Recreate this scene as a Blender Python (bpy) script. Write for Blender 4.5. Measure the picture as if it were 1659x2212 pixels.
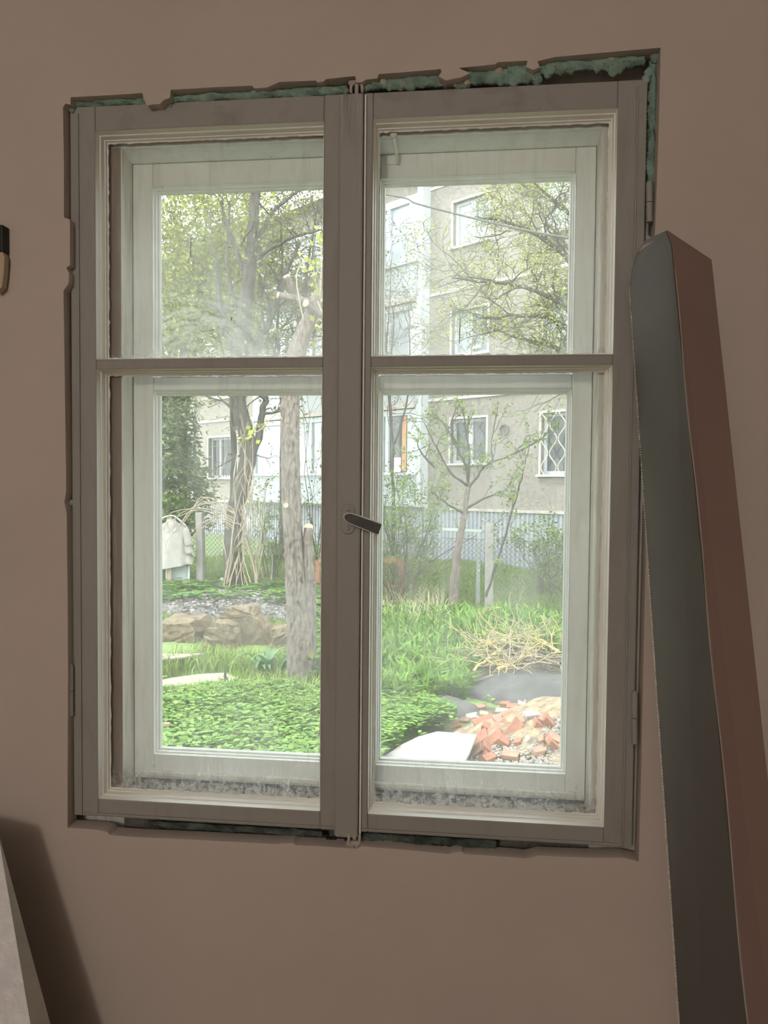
import bpy, bmesh, math, random
import numpy as np
from mathutils import Vector, Matrix

for o in list(bpy.data.objects):
    bpy.data.objects.remove(o)
SC = bpy.context.scene
COL = SC.collection
random.seed(7)
RNG = np.random.default_rng(11)

# ------------------------------------------------------------------ camera
W, H, F = 1659, 2212, 1600.0
ZB = 0.87                                   # lower edge of the inner glazing above the room floor
CAM = np.array([.730, -1.411, .638 + ZB])
YAW, PITCH, ROLL = np.radians([6.15, -1.98, .50])
def _basis():
    cy, sy, cp, sp = np.cos(YAW), np.sin(YAW), np.cos(PITCH), np.sin(PITCH)
    f = np.array([-sy * cp, cy * cp, sp]); x = np.array([cy, sy, 0]); u = np.cross(x, f)
    c, s = np.cos(ROLL), np.sin(ROLL)
    return c * x + s * u, -s * x + c * u, f
CX, CU, CF = _basis()
cam_data = bpy.data.cameras.new('camera')
cam = bpy.data.objects.new('camera', cam_data)
COL.objects.link(cam)
cam.matrix_world = Matrix(((CX[0], CU[0], -CF[0], CAM[0]), (CX[1], CU[1], -CF[1], CAM[1]),
                           (CX[2], CU[2], -CF[2], CAM[2]), (0, 0, 0, 1)))
cam_data.sensor_fit = 'VERTICAL'
cam_data.sensor_height = 36.0
cam_data.lens = 36.0 * F / H
cam_data.clip_start = 0.02
cam_data.clip_end = 300
SC.camera = cam

# ------------------------------------------------------------------ light
SC.view_settings.view_transform = 'Standard'
SC.view_settings.look = 'None'
SC.view_settings.gamma = 1.0
SC.view_settings.use_curve_mapping = False
SC.view_settings.exposure = 0.0
world = bpy.data.worlds.new('sky')
SC.world = world
world.use_nodes = True
wnt = world.node_tree
wbg = wnt.nodes['Background']
wbg.inputs['Color'].default_value = (0.90, 0.95, 1.0, 1)
wbg.inputs['Strength'].default_value = 6.7
sun_d = bpy.data.lights.new('sun', 'SUN')
sun_d.energy = 3.6
sun_d.angle = math.radians(9)
sun_d.color = (1.0, 0.975, 0.93)
sun = bpy.data.objects.new('sun', sun_d)
COL.objects.link(sun)
sun.rotation_euler = Vector((0.58, 0.03, -0.81)).to_track_quat('-Z', 'Y').to_euler()
LAMP_W = 80.0
SC.cycles.adaptive_threshold = .03
SC.cycles.max_bounces = 8
SC.cycles.diffuse_bounces = 3
SC.cycles.glossy_bounces = 2
SC.cycles.transparent_max_bounces = 12

# ------------------------------------------------------------------ helpers
def ray(px, py):
    return CF + CX * (px - W / 2) / F - CU * (py - H / 2) / F
def at(px, py, t):
    """point that lies t metres in front of the camera"""
    return CAM + ray(px, py) * t
def ay(px, py, y):
    r = ray(px, py)
    return CAM + r * (y - CAM[1]) / r[1]
def gz(y):
    return -0.8 + 0.55 * np.clip((np.asarray(y, float) - 7) / 10, 0, 1.2)
def gp(px, py):
    r = ray(px, py); lo, hi = .5, 90.
    for _ in range(50):
        m = (lo + hi) / 2; p = CAM + r * m
        if p[2] < gz(p[1]): hi = m
        else: lo = m
    return CAM + r * lo
def dep(p):
    return float((np.asarray(p) - CAM) @ CF)

def lin(r, g, b):
    def f(v):
        v /= 255.0
        return v / 12.92 if v <= .04045 else ((v + .055) / 1.055) ** 2.4
    return (f(r), f(g), f(b), 1.0)

def tag(o, label=None, cat=None, group=None, kind=None):
    if label: o['label'] = label
    if cat: o['category'] = cat
    if group: o['group'] = group
    if kind: o['kind'] = kind
    return o
def empty(name, loc=(0, 0, 0), parent=None):
    o = bpy.data.objects.new(name, None)
    o.empty_display_size = .05
    COL.objects.link(o)
    o.location = loc
    if parent: o.parent = parent
    return o
def link_mesh(name, me, mat, parent=None, smooth=False):
    o = bpy.data.objects.new(name, me)
    COL.objects.link(o)
    if mat: me.materials.append(mat)
    if parent:
        o.parent = parent
        pl = Vector((0, 0, 0)); q = parent
        while q is not None:
            pl += q.location; q = q.parent
        o.location = -pl                      # meshes are written in world coordinates
    if smooth and len(me.polygons):
        me.polygons.foreach_set('use_smooth', [True] * len(me.polygons))
    return o
def fast_mesh(name, V, faces):
    """V (n,3); faces: list of arrays (m,k)"""
    me = bpy.data.meshes.new(name)
    V = np.asarray(V, np.float32)
    faces = [np.asarray(f, np.int32) for f in faces if len(f)]
    me.vertices.add(len(V)); me.vertices.foreach_set('co', V.ravel())
    nl = sum(f.size for f in faces); nf = sum(len(f) for f in faces)
    me.loops.add(nl); me.polygons.add(nf)
    me.loops.foreach_set('vertex_index', np.concatenate([f.ravel() for f in faces]))
    tot = np.concatenate([np.full(len(f), f.shape[1], np.int32) for f in faces])
    start = np.concatenate([[0], np.cumsum(tot)[:-1]]).astype(np.int32)
    me.polygons.foreach_set('loop_start', start)
    me.polygons.foreach_set('loop_total', tot)
    me.update(calc_edges=True); me.validate()
    return me

class MB:
    """collects shapes for one mesh"""
    def __init__(s): s.V = []; s.F = []
    def add(s, V, F):
        n = len(s.V); s.V += [tuple(map(float, v)) for v in V]; s.F += [tuple(int(i) + n for i in f) for f in F]
        return s
    def box(s, x0, x1, y0, y1, z0, z1):
        V = [(x0, y0, z0), (x1, y0, z0), (x1, y1, z0), (x0, y1, z0), (x0, y0, z1), (x1, y0, z1), (x1, y1, z1), (x0, y1, z1)]
        return s.add(V, [(0, 3, 2, 1), (4, 5, 6, 7), (0, 1, 5, 4), (1, 2, 6, 5), (2, 3, 7, 6), (3, 0, 4, 7)])
    def obox(s, c, ax, ay_, az, sx, sy, sz):
        c = np.asarray(c, float); ax, ay_, az = (np.asarray(a, float) for a in (ax, ay_, az))
        V = [c + ax * i * sx / 2 + ay_ * j * sy / 2 + az * k * sz / 2 for k in (-1, 1) for (i, j) in ((-1, -1), (1, -1), (1, 1), (-1, 1))]
        return s.add(V, [(0, 3, 2, 1), (4, 5, 6, 7), (0, 1, 5, 4), (1, 2, 6, 5), (2, 3, 7, 6), (3, 0, 4, 7)])
    def tube(s, pts, rad, n=6, cap=True):
        V, Fq = tube_geo(pts, rad, n)
        base = len(s.V); s.add(V, Fq)
        if cap:
            m = len(pts)
            s.F.append(tuple(base + i for i in reversed(range(n))))
            s.F.append(tuple(base + (m - 1) * n + i for i in range(n)))
        return s
    def rings(s, loops, close=False):
        """quads between successive closed loops of equal length"""
        n = len(loops[0]); base = len(s.V)
        for L in loops: s.V += [tuple(map(float, p)) for p in L]
        for a in range(len(loops) - 1):
            for i in range(n):
                j = (i + 1) % n
                s.F.append((base + a * n + i, base + a * n + j, base + (a + 1) * n + j, base + (a + 1) * n + i))
        if close:
            s.F.append(tuple(base + i for i in reversed(range(n))))
            s.F.append(tuple(base + (len(loops) - 1) * n + i for i in range(n)))
        return s
    def build(s, name, mat, parent=None, smooth=False, bevel=0, seg=2):
        me = bpy.data.meshes.new(name)
        me.from_pydata(s.V, [], s.F)
        bm = bmesh.new(); bm.from_mesh(me)
        bmesh.ops.recalc_face_normals(bm, faces=bm.faces); bm.to_mesh(me); bm.free()
        o = link_mesh(name, me, mat, parent, smooth)
        if bevel:
            m = o.modifiers.new('bevel', 'BEVEL'); m.width = bevel; m.segments = seg; m.limit_method = 'ANGLE'
        return o

def tube_geo(pts, rad, n=6):
    P = np.asarray(pts, float); m = len(P)
    rad = np.broadcast_to(np.asarray(rad, float), (m,))
    T = np.gradient(P, axis=0); T /= np.linalg.norm(T, axis=1)[:, None] + 1e-12
    ref = np.array([0, 0, 1.]) if abs(T[0, 2]) < .9 else np.array([1., 0, 0])
    ref = np.broadcast_to(ref, (m, 3))
    A = np.cross(T, ref); A /= np.linalg.norm(A, axis=1)[:, None] + 1e-12
    B = np.cross(T, A)
    th = np.arange(n) * 2 * np.pi / n
    V = P[:, None] + (A[:, None] * np.cos(th)[None, :, None] + B[:, None] * np.sin(th)[None, :, None]) * rad[:, None, None]
    i = np.arange(m - 1)[:, None] * n; k = np.arange(n)[None]; k2 = (k + 1) % n
    Fq = np.stack([i + k, i + k2, i + n + k2, i + n + k], -1).reshape(-1, 4)
    return V.reshape(-1, 3), Fq
def tubes_mesh(name, tubes, n, mat, parent=None, smooth=True):
    Vs, Fs, off = [], [], 0
    for pts, rad in tubes:
        V, Fq = tube_geo(pts, rad, n); Vs.append(V); Fs.append(Fq + off); off += len(V)
    return link_mesh(name, fast_mesh(name, np.concatenate(Vs), [np.concatenate(Fs)]), mat, parent, smooth)

# ------------------------------------------------------------------ materials
def nodes(name):
    m = bpy.data.materials.new(name); m.use_nodes = True
    nt = m.node_tree
    return m, nt, nt.nodes, nt.links, nt.nodes['Principled BSDF']
def ramp(N, L, src, stops):
    r = N.new('ShaderNodeValToRGB')
    e = r.color_ramp.elements
    while len(e) < len(stops): e.new(.5)
    for k, (p, c) in enumerate(stops):
        e[k].position = p; e[k].color = c if len(c) == 4 else (*c, 1)
    L.new(src, r.inputs[0]); return r
def noise(N, L, co, scale, detail=4, rough=.55, dist=0.):
    n = N.new('ShaderNodeTexNoise'); n.inputs['Scale'].default_value = scale
    n.inputs['Detail'].default_value = detail; n.inputs['Roughness'].default_value = rough
    n.inputs['Distortion'].default_value = dist
    L.new(co, n.inputs['Vector']); return n
def mapped(N, L, scale=(1, 1, 1)):
    tc = N.new('ShaderNodeTexCoord')
    mp = N.new('ShaderNodeMapping'); mp.inputs['Scale'].default_value = scale
    L.new(tc.outputs['Object'], mp.inputs['Vector']); return mp.outputs[0]
def mix(N, L, fac, a, b, blend='MIX'):
    m = N.new('ShaderNodeMix'); m.data_type = 'RGBA'; m.blend_type = blend
    if hasattr(fac, 'links') or hasattr(fac, 'is_linked'): L.new(fac, m.inputs[0])
    else: m.inputs[0].default_value = fac
    for s, i in ((a, 6), (b, 7)):
        if hasattr(s, 'is_linked'): L.new(s, m.inputs[i])
        else: m.inputs[i].default_value = s
    return m.outputs[2]
def plain(name, col, rough=.7, var=.12, scale=12, bump=0., bscale=80, stretch=(1, 1, 1), metal=0., spec=.3):
    m, nt, N, L, P = nodes(name)
    co = mapped(N, L, stretch)
    nz = noise(N, L, co, scale)
    lo = tuple(c * (1 - var) for c in col[:3]) + (1,); hi = tuple(min(1, c * (1 + var)) for c in col[:3]) + (1,)
    r = ramp(N, L, nz.outputs[0], [(.3, lo), (.7, hi)])
    L.new(r.outputs[0], P.inputs['Base Color'])
    P.inputs['Roughness'].default_value = rough; P.inputs['Metallic'].default_value = metal
    P.inputs['Specular IOR Level'].default_value = spec
    if bump:
        b = N.new('ShaderNodeBump'); b.inputs['Strength'].default_value = bump; b.inputs['Distance'].default_value = .01
        n2 = noise(N, L, co, bscale, 5); L.new(n2.outputs[0], b.inputs['Height']); L.new(b.outputs[0], P.inputs['Normal'])
    return m
def paint(name, col, stain, amount=.5, streak=(6, 6, 1.2), rough=.55, spots=True, ztop=None):
    """old brush-painted wood with grime streaks and specks"""
    m, nt, N, L, P = nodes(name)
    co = mapped(N, L, streak); co2 = mapped(N, L)
    a = noise(N, L, co, 6, 6, .6, .4)
    st = ramp(N, L, a.outputs[0], [(.50, (0, 0, 0, 1)), (.78, (amount,) * 3 + (1,))])
    fac_ = st.outputs[0]
    if ztop:
        sx = N.new('ShaderNodeSeparateXYZ'); L.new(co2, sx.inputs[0])
        mr = N.new('ShaderNodeMapRange'); mr.inputs[1].default_value = ztop; mr.inputs[2].default_value = ztop + .1; L.new(sx.outputs['Z'], mr.inputs[0])
        mu = N.new('ShaderNodeMath'); mu.operation = 'MULTIPLY'; L.new(fac_, mu.inputs[0]); L.new(mr.outputs[0], mu.inputs[1]); fac_ = mu.outputs[0]
    c = mix(N, L, fac_, col, stain)
    big = noise(N, L, co2, 2.5, 3)
    c = mix(N, L, .5, c, ramp(N, L, big.outputs[0], [(.3, (.82, .81, .79, 1)), (.7, (1, 1, 1, 1))]).outputs[0], 'MULTIPLY')
    if spots:
        v = N.new('ShaderNodeTexVoronoi'); v.inputs['Scale'].default_value = 26; L.new(co2, v.inputs['Vector'])
        sp = ramp(N, L, v.outputs['Distance'], [(.035, (1, 1, 1, 1)), (.06, (0, 0, 0, 1))])
        sel = noise(N, L, co2, 9, 2)
        s2 = ramp(N, L, sel.outputs[0], [(.60, (0, 0, 0, 1)), (.66, (.75, .75, .75, 1))])
        mm = N.new('ShaderNodeMath'); mm.operation = 'MULTIPLY'
        L.new(sp.outputs[0], mm.inputs[0]); L.new(s2.outputs[0], mm.inputs[1])
        c = mix(N, L, mm.outputs[0], c, (.03, .025, .02, 1))
    L.new(c, P.inputs['Base Color'])
    P.inputs['Roughness'].default_value = rough
    P.inputs['Specular IOR Level'].default_value = .35
    b = N.new('ShaderNodeBump'); b.inputs['Strength'].default_value = .18; b.inputs['Distance'].default_value = .004
    n2 = noise(N, L, co, 22, 5); L.new(n2.outputs[0], b.inputs['Height']); L.new(b.outputs[0], P.inputs['Normal'])
    return m
def leaf(name, c1, c2, trans=.35, rough=.55):
    m, nt, N, L, P = nodes(name)
    g = N.new('ShaderNodeNewGeometry')
    r = ramp(N, L, g.outputs['Random Per Island'], [(0, c1), (1, c2)])
    L.new(r.outputs[0], P.inputs['Base Color']); P.inputs['Roughness'].default_value = rough
    P.inputs['Specular IOR Level'].default_value = .3
    t = N.new('ShaderNodeBsdfTranslucent'); L.new(r.outputs[0], t.inputs[0])
    mx = N.new('ShaderNodeMixShader'); mx.inputs[0].default_value = trans
    L.new(P.outputs[0], mx.inputs[1]); L.new(t.outputs[0], mx.inputs[2])
    L.new(mx.outputs[0], nt.nodes['Material Output'].inputs[0])
    return m
def bark(name, c1, c2, scale=14):
    m, nt, N, L, P = nodes(name)
    co = mapped(N, L, (1, 1, .35))
    a = noise(N, L, co, scale, 8, .7, .5)
    L.new(ramp(N, L, a.outputs[0], [(.36, c1), (.62, c2)]).outputs[0], P.inputs['Base Color'])
    P.inputs['Roughness'].default_value = .9; P.inputs['Specular IOR Level'].default_value = .1
    b = N.new('ShaderNodeBump'); b.inputs['Strength'].default_value = .8; b.inputs['Distance'].default_value = .02
    L.new(a.outputs[0], b.inputs['Height']); L.new(b.outputs[0], P.inputs['Normal'])
    return m

def glass_mat(name, haze=.08, drips=0., arc=None, blotch=.12, zlo=0., drip_h=.12):
    """window glass: clear, faintly mirroring, with a film of dust that light scatters in"""
    m, nt, N, L, P = nodes(name)
    N.remove(P)
    tc = N.new('ShaderNodeTexCoord'); co = tc.outputs['Object']
    def math_(op, a, b=None, clamp=False):
        q = N.new('ShaderNodeMath'); q.operation = op; q.use_clamp = clamp
        for i, s in enumerate((a, b)):
            if s is None: continue
            if hasattr(s, 'is_linked'): L.new(s, q.inputs[i])
            else: q.inputs[i].default_value = s
        return q.outputs[0]
    n1 = noise(N, L, co, 4.5, 5, .6, .6)
    f = math_('MULTIPLY', ramp(N, L, n1.outputs[0], [(.38, (0, 0, 0, 1)), (.72, (1, 1, 1, 1))]).outputs[0], blotch)
    mp = N.new('ShaderNodeMapping'); mp.inputs['Scale'].default_value = (1, 1, .10); L.new(co, mp.inputs[0])
    n2 = noise(N, L, mp.outputs[0], 30, 4, .6)
    s = math_('MULTIPLY', ramp(N, L, n2.outputs[0], [(.56, (0, 0, 0, 1)), (.74, (1, 1, 1, 1))]).outputs[0], blotch * .9)
    f = math_('ADD', f, s); f = math_('ADD', f, haze)
    sep = N.new('ShaderNodeSeparateXYZ'); L.new(co, sep.inputs[0])
    if drips:
        mp2 = N.new('ShaderNodeMapping'); mp2.inputs['Scale'].default_value = (1, 1, .16); L.new(co, mp2.inputs[0])
        n3 = noise(N, L, mp2.outputs[0], 70, 4, .55, 1.2)
        hgt = math_('SUBTRACT', sep.outputs['Z'], zlo)
        fall = math_('SUBTRACT', 1.0, math_('DIVIDE', hgt, drip_h), True)
        d = ramp(N, L, n3.outputs[0], [(.55, (0, 0, 0, 1)), (.75, (1, 1, 1, 1))])
        n5 = noise(N, L, co, 95, 4, .75, .6)
        sp_ = ramp(N, L, math_('ADD', n5.outputs[0], math_('MULTIPLY', math_('POWER', fall, 3.), .20)), [(.58, (0, 0, 0, 1)), (.72, (1, 1, 1, 1))])
        low = math_('POWER', fall, 2.2)
        f = math_('ADD', f, math_('MULTIPLY', math_('MULTIPLY', d.outputs[0], fall), drips * .55))
        f = math_('ADD', f, math_('MULTIPLY', math_('MULTIPLY', sp_.outputs[0], low), drips * .7))
        f = math_('ADD', f, math_('MULTIPLY', low, drips * .12))
    if arc:
        cx, cz, r0, r1, amt = arc
        dx = math_('SUBTRACT', sep.outputs['X'], cx); dz = math_('SUBTRACT', sep.outputs['Z'], cz)
        rr = math_('SQRT', math_('ADD', math_('MULTIPLY', dx, dx), math_('MULTIPLY', dz, dz)))
        an = math_('ARCTAN2', dz, dx)
        cmb = N.new('ShaderNodeCombineXYZ'); L.new(math_('MULTIPLY', rr, 60.), cmb.inputs[0]); L.new(math_('MULTIPLY', an, 1.3), cmb.inputs[1])
        n4 = noise(N, L, cmb.outputs[0], 1.6, 4, .6)
        band = math_('MULTIPLY', math_('GREATER_THAN', dz, -.02), 1.)
        mid = (r0 + r1) / 2; hw = (r1 - r0) / 2
        win = math_('SUBTRACT', 1., math_('DIVIDE', math_('ABSOLUTE', math_('SUBTRACT', rr, mid)), hw), True)
        a4 = ramp(N, L, n4.outputs[0], [(.35, (0, 0, 0, 1)), (.68, (1, 1, 1, 1))])
        f = math_('ADD', f, math_('MULTIPLY', math_('MULTIPLY', math_('MULTIPLY', a4.outputs[0], win), band), amt))
    f = math_('MINIMUM', f, .92)
    tr = N.new('ShaderNodeBsdfTransparent'); tr.inputs[0].default_value = (.985, .995, .985, 1)
    df = N.new('ShaderNodeBsdfDiffuse'); df.inputs[0].default_value = (.80, .80, .76, 1)
    tl = N.new('ShaderNodeBsdfTranslucent'); tl.inputs[0].default_value = (.84, .85, .82, 1)
    ds = N.new('ShaderNodeMixShader'); ds.inputs[0].default_value = .6
    L.new(df.outputs[0], ds.inputs[1]); L.new(tl.outputs[0], ds.inputs[2])
    m1 = N.new('ShaderNodeMixShader'); L.new(f, m1.inputs[0]); L.new(tr.outputs[0], m1.inputs[1]); L.new(ds.outputs[0], m1.inputs[2])
    gl = N.new('ShaderNodeBsdfGlossy'); gl.inputs['Roughness'].default_value = .02
    lw = N.new('ShaderNodeFresnel'); lw.inputs[0].default_value = 1.2
    m2 = N.new('ShaderNodeMixShader'); L.new(lw.outputs[0], m2.inputs[0]); L.new(m1.outputs[0], m2.inputs[1]); L.new(gl.outputs[0], m2.inputs[2])
    L.new(m2.outputs[0], nt.nodes['Material Output'].inputs[0])
    return m

M = {}
M['wall'] = plain('pink_beige_wall_paint', (.54, .462, .402, 1), .85, .035, 3, .05, 220)
M['ceiling'] = plain('white_ceiling_paint', (.75, .72, .68, 1), .9, .03)
M['floor'] = plain('dusty_floor_boards', (.32, .24, .17, 1), .7, .2, 5, .1, 40, (1, 8, 1))
M['masonry'] = plain('raw_masonry', (.20, .185, .165, 1), .95, .25, 18, .6, 50)
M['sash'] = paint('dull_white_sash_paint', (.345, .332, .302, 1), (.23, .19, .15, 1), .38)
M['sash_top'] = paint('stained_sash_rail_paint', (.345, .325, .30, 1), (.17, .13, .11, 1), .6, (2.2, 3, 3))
M['sash_strip'] = paint('streaked_cover_strip_paint', (.345, .332, .302, 1), (.06, .065, .07, 1), .75, (10, 10, .9), ztop=2.12)
M['mould'] = paint('daylit_cream_paint', (.95, .94, .86, 1), (.60, .55, .42, 1), .14, (3, 3, 3))  # sash paint made brighter: daylight on the mouldings is put into the colour
M['outer'] = paint('white_outer_sash_paint', (.90, .92, .89, 1), (.62, .58, .50, 1), .45, (7, 7, .8))
M['jamb'] = paint('worn_jamb_paint', (.84, .81, .74, 1), (.33, .25, .18, 1), .7, (10, 10, .7))
M['rawwood'] = paint('bare_brown_jamb_wood', (.27, .20, .16, 1), (.50, .45, .38, 1), .8, (12, 12, .6))
M['sill'] = plain('grimy_inner_sill', (.16, .15, .13, 1), .9, .7, 24, .6, 60)
M['foam'] = plain('green_mounting_foam', (.24, .35, .285, 1), .9, .35, 30, .7, 60)
M['foamdark'] = plain('old_grey_foam', (.10, .12, .105, 1), .95, .5, 30, .7, 60)
M['plaster'] = plain('pale_plaster_crumb', (.50, .43, .37, 1), .9, .15, 20, .5, 60)
M['steel'] = plain('dull_painted_metal', (.38, .35, .30, 1), .5, .15, 30)
M['handle_rim'] = plain('worn_grey_metal', (.50, .50, .46, 1), .4, .1, 30, metal=.3)
M['handle_dark'] = plain('dark_grey_handle', (.075, .075, .065, 1), .55, .2, 40)
M['screw'] = plain('painted_screw', (.36, .33, .28, 1), .5, .1)
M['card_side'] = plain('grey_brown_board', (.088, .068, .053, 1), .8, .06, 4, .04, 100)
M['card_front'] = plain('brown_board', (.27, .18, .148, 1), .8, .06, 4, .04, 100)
M['card_edge'] = plain('pale_cut_board', (.50, .43, .36, 1), .9, .3, 120)
M['sheet'] = plain('white_fibrous_board', (.80, .78, .78, 1), .9, .08, 40, .5, 60)
M['sheet_edge'] = plain('grey_board_edge', (.34, .31, .26, 1), .9, .1, 20)
M['black'] = plain('black_plastic', (.02, .02, .018, 1), .5, .2)
M['beige'] = plain('beige_paper', (.52, .42, .30, 1), .8, .1)
M['glass_in_top_l'] = glass_mat('dusty_glass_upper_left', .028, .5, (.30, 1.66, .03, .21, .0), .10, 1.76, .06)
M['glass_in_low'] = glass_mat('dusty_glass_lower_inner', .028, .75, None, .06, .875, .11)
M['glass_in_top'] = glass_mat('dusty_glass_upper_inner', .028, .3, None, .06, 1.76, .05)
M['glass_out'] = glass_mat('dusty_glass_outer', .028, 0, None, .07)
M['glass_out_arc'] = glass_mat('wiped_glass_outer', .035, 0, (.155, 1.715, .04, .245, .26), .09)

# ------------------------------------------------------------------ room shell
RX0, RX1, RY0, RZ1 = -2.9, 2.9, -4.3, 2.86
YW = -0.02                                     # wall surface; the sash face is y = 0
EDGE = [(153, 210), (230, 206), (308, 201), (310, 214), (318, 228), (332, 225), (345, 225), (354, 216), (367, 211), (369, 194), (450, 189),
        (545, 185), (549, 191), (577, 189), (604, 177), (682, 174), (687, 178), (699, 176), (704, 171), (767, 164), (770, 178), (781, 178),
        (790, 172), (815, 169), (818, 160), (885, 155), (952, 149), (954, 155), (947, 165), (964, 174), (980, 170), (996, 167), (1015, 158),
        (991, 147), (1030, 143), (1069, 139), (1076, 134), (1139, 131), (1137, 145), (1152, 151), (1166, 145), (1161, 132), (1199, 123),
        (1300, 114), (1427, 103), (1424, 250), (1419, 400), (1413, 560), (1407, 760), (1402, 950), (1397, 1150), (1393, 1300), (1389, 1480),
        (1386, 1640), (1383, 1750), (1380, 1861), (1347, 1853), (1290, 1853), (1220, 1851), (1165, 1848), (1150, 1852), (1135, 1855), (1110, 1852), (1050, 1848), (1003, 1845), (997, 1840), (985, 1841), (970, 1845), (880, 1836), (781, 1828),
        (771, 1834), (749, 1832), (690, 1828), (640, 1826), (632, 1821), (591, 1823), (480, 1817), (359, 1811), (290, 1808), (238, 1804),
        (231, 1797), (213, 1793), (180, 1790), (146, 1788), (146, 1650), (147, 1460), (146, 1300), (144, 1110), (139, 1085), (143, 1060),
        (141, 900), (139, 760), (137, 628), (148, 612), (149, 590), (143, 578), (151, 573), (151, 474), (138, 470), (138, 350), (136, 232), (141, 224), (152, 226)]
def make_wall():
    inner = [ay(px, py, YW) for px, py in EDGE]
    bm = bmesh.new()
    def loop(pts):
        vs = [bm.verts.new(p) for p in pts]
        return vs, [bm.edges.new((vs[i], vs[(i + 1) % len(vs)])) for i in range(len(vs))]
    vi, e1 = loop(inner)
    vo, e2 = loop([(RX0, YW, 0), (RX1, YW, 0), (RX1, YW, RZ1), (RX0, YW, RZ1)])
    bmesh.ops.triangle_fill(bm, edges=e1 + e2, use_beauty=True)
    ret = bmesh.ops.extrude_face_region(bm, geom=list(bm.faces))
    for v in ret['geom']:
        if isinstance(v, bmesh.types.BMVert): v.co.y = .016
    bmesh.ops.recalc_face_normals(bm, faces=bm.faces)
    me = bpy.data.meshes.new('wall_front'); bm.to_mesh(me); bm.free()
    o = link_mesh('wall_front', me, M['wall'])
    return o
wall = tag(make_wall(), 'pink beige plastered wall around the window', kind='structure')
HX0, HX1, HZ0, HZ1 = -.085, 1.10, .775, 2.34
b = MB()
b.box(RX0, HX0, .016, .30, 0, RZ1).box(HX1, RX1, .016, .30, 0, RZ1).box(HX0, HX1, .016, .30, 0, HZ0).box(HX0, HX1, .016, .30, HZ1, RZ1)
b.build('masonry', M['masonry'], wall)
def slab(name, x0, x1, y0, y1, z0, z1, m, label):
    return tag(MB().box(x0, x1, y0, y1, z0, z1).build(name, m), label, kind='structure')
slab('floor', RX0 - .2, RX1 + .2, RY0 - .2, .30, -.12, 0, M['floor'], 'brown board floor of the room')
slab('ceiling', RX0 - .2, RX1 + .2, RY0 - .2, .30, RZ1, RZ1 + .12, M['ceiling'], 'white ceiling of the room')
slab('wall_left', RX0 - .15, RX0, RY0, .016, 0, RZ1, M['wall'], 'pink beige wall left of the room')
slab('wall_right', RX1, RX1 + .15, RY0, .016, 0, RZ1, M['wall'], 'pink beige wall right of the room')
slab('wall_back', RX0 - .15, RX1 + .15, RY0 - .15, RY0, 0, RZ1, M['wall'], 'pink beige wall behind the viewer')

# unseen lamp added behind the viewer to light the room
LX, LY = -.11, -3.9
lamp = tag(empty('added_ceiling_lamp', (LX, LY, RZ1)), 'added unseen round ceiling lamp behind the viewer', 'lamp')
b = MB(); b.rings([[(LX + r * math.cos(a * math.pi / 12), LY + r * math.sin(a * math.pi / 12), z) for a in range(24)]
                   for r, z in ((.06, RZ1), (.065, RZ1 - .02), (.05, RZ1 - .03))], True)
b.build('added_lamp_base', M['ceiling'], lamp, True)
mo, nt_, N_, L_, P_ = nodes('added_lamp_glow')
P_.inputs['Base Color'].default_value = (.9, .88, .82, 1)
P_.inputs['Emission Color'].default_value = (1, .86, .70, 1); P_.inputs['Emission Strength'].default_value = 2.
b = MB(); b.rings([[(LX + r * math.cos(a * math.pi / 12), LY + r * math.sin(a * math.pi / 12), z) for a in range(24)]
                   for r, z in ((.05, RZ1 - .03), (.14, RZ1 - .06), (.17, RZ1 - .11), (.14, RZ1 - .16), (.05, RZ1 - .19))], True)
b.build('added_lamp_shade', mo, lamp, True)
pl = bpy.data.lights.new('added_lamp_light', 'POINT'); pl.energy = LAMP_W; pl.color = (1.0, .95, .90); pl.shadow_soft_size = .16
plo = bpy.data.objects.new('added_lamp_light', pl); COL.objects.link(plo); plo.location = (LX, LY, RZ1 - .42)

# ------------------------------------------------------------------ the window
win = tag(empty('window_1', (.5, .05, .87)), 'old white double casement window with peeling paint and four panes', kind='structure')
def rect_profile(x0, x1, z0, z1, prof):
    mb = MB()
    mb.rings([[(x0 + i, y, z0 + i), (x1 - i, y, z0 + i), (x1 - i, y, z1 - i), (x0 + i, y, z1 - i)] for i, y in prof])
    return mb
IN_PROF = [(0, .0005), (.0002, .003), (.0010, .016), (.0030, .0168), (.0033, .0195), (.0040, .030), (.0060, .0308), (.0066, .042)]
OUT_PROF = [(0, .0945), (.0012, .103), (.0035, .1038), (.0042, .112), (.0070, .1128), (.0085, .121)]
ZI0, ZI1, ZT0, ZT1 = .87, 2.201, 1.736, 1.755
def piece(name, x0, x1, y0, y1, z0, z1, m, parent, bev=.0025):
    return MB().box(x0, x1, y0, y1, z0, z1).build(name, m, parent, bevel=bev)
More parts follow.
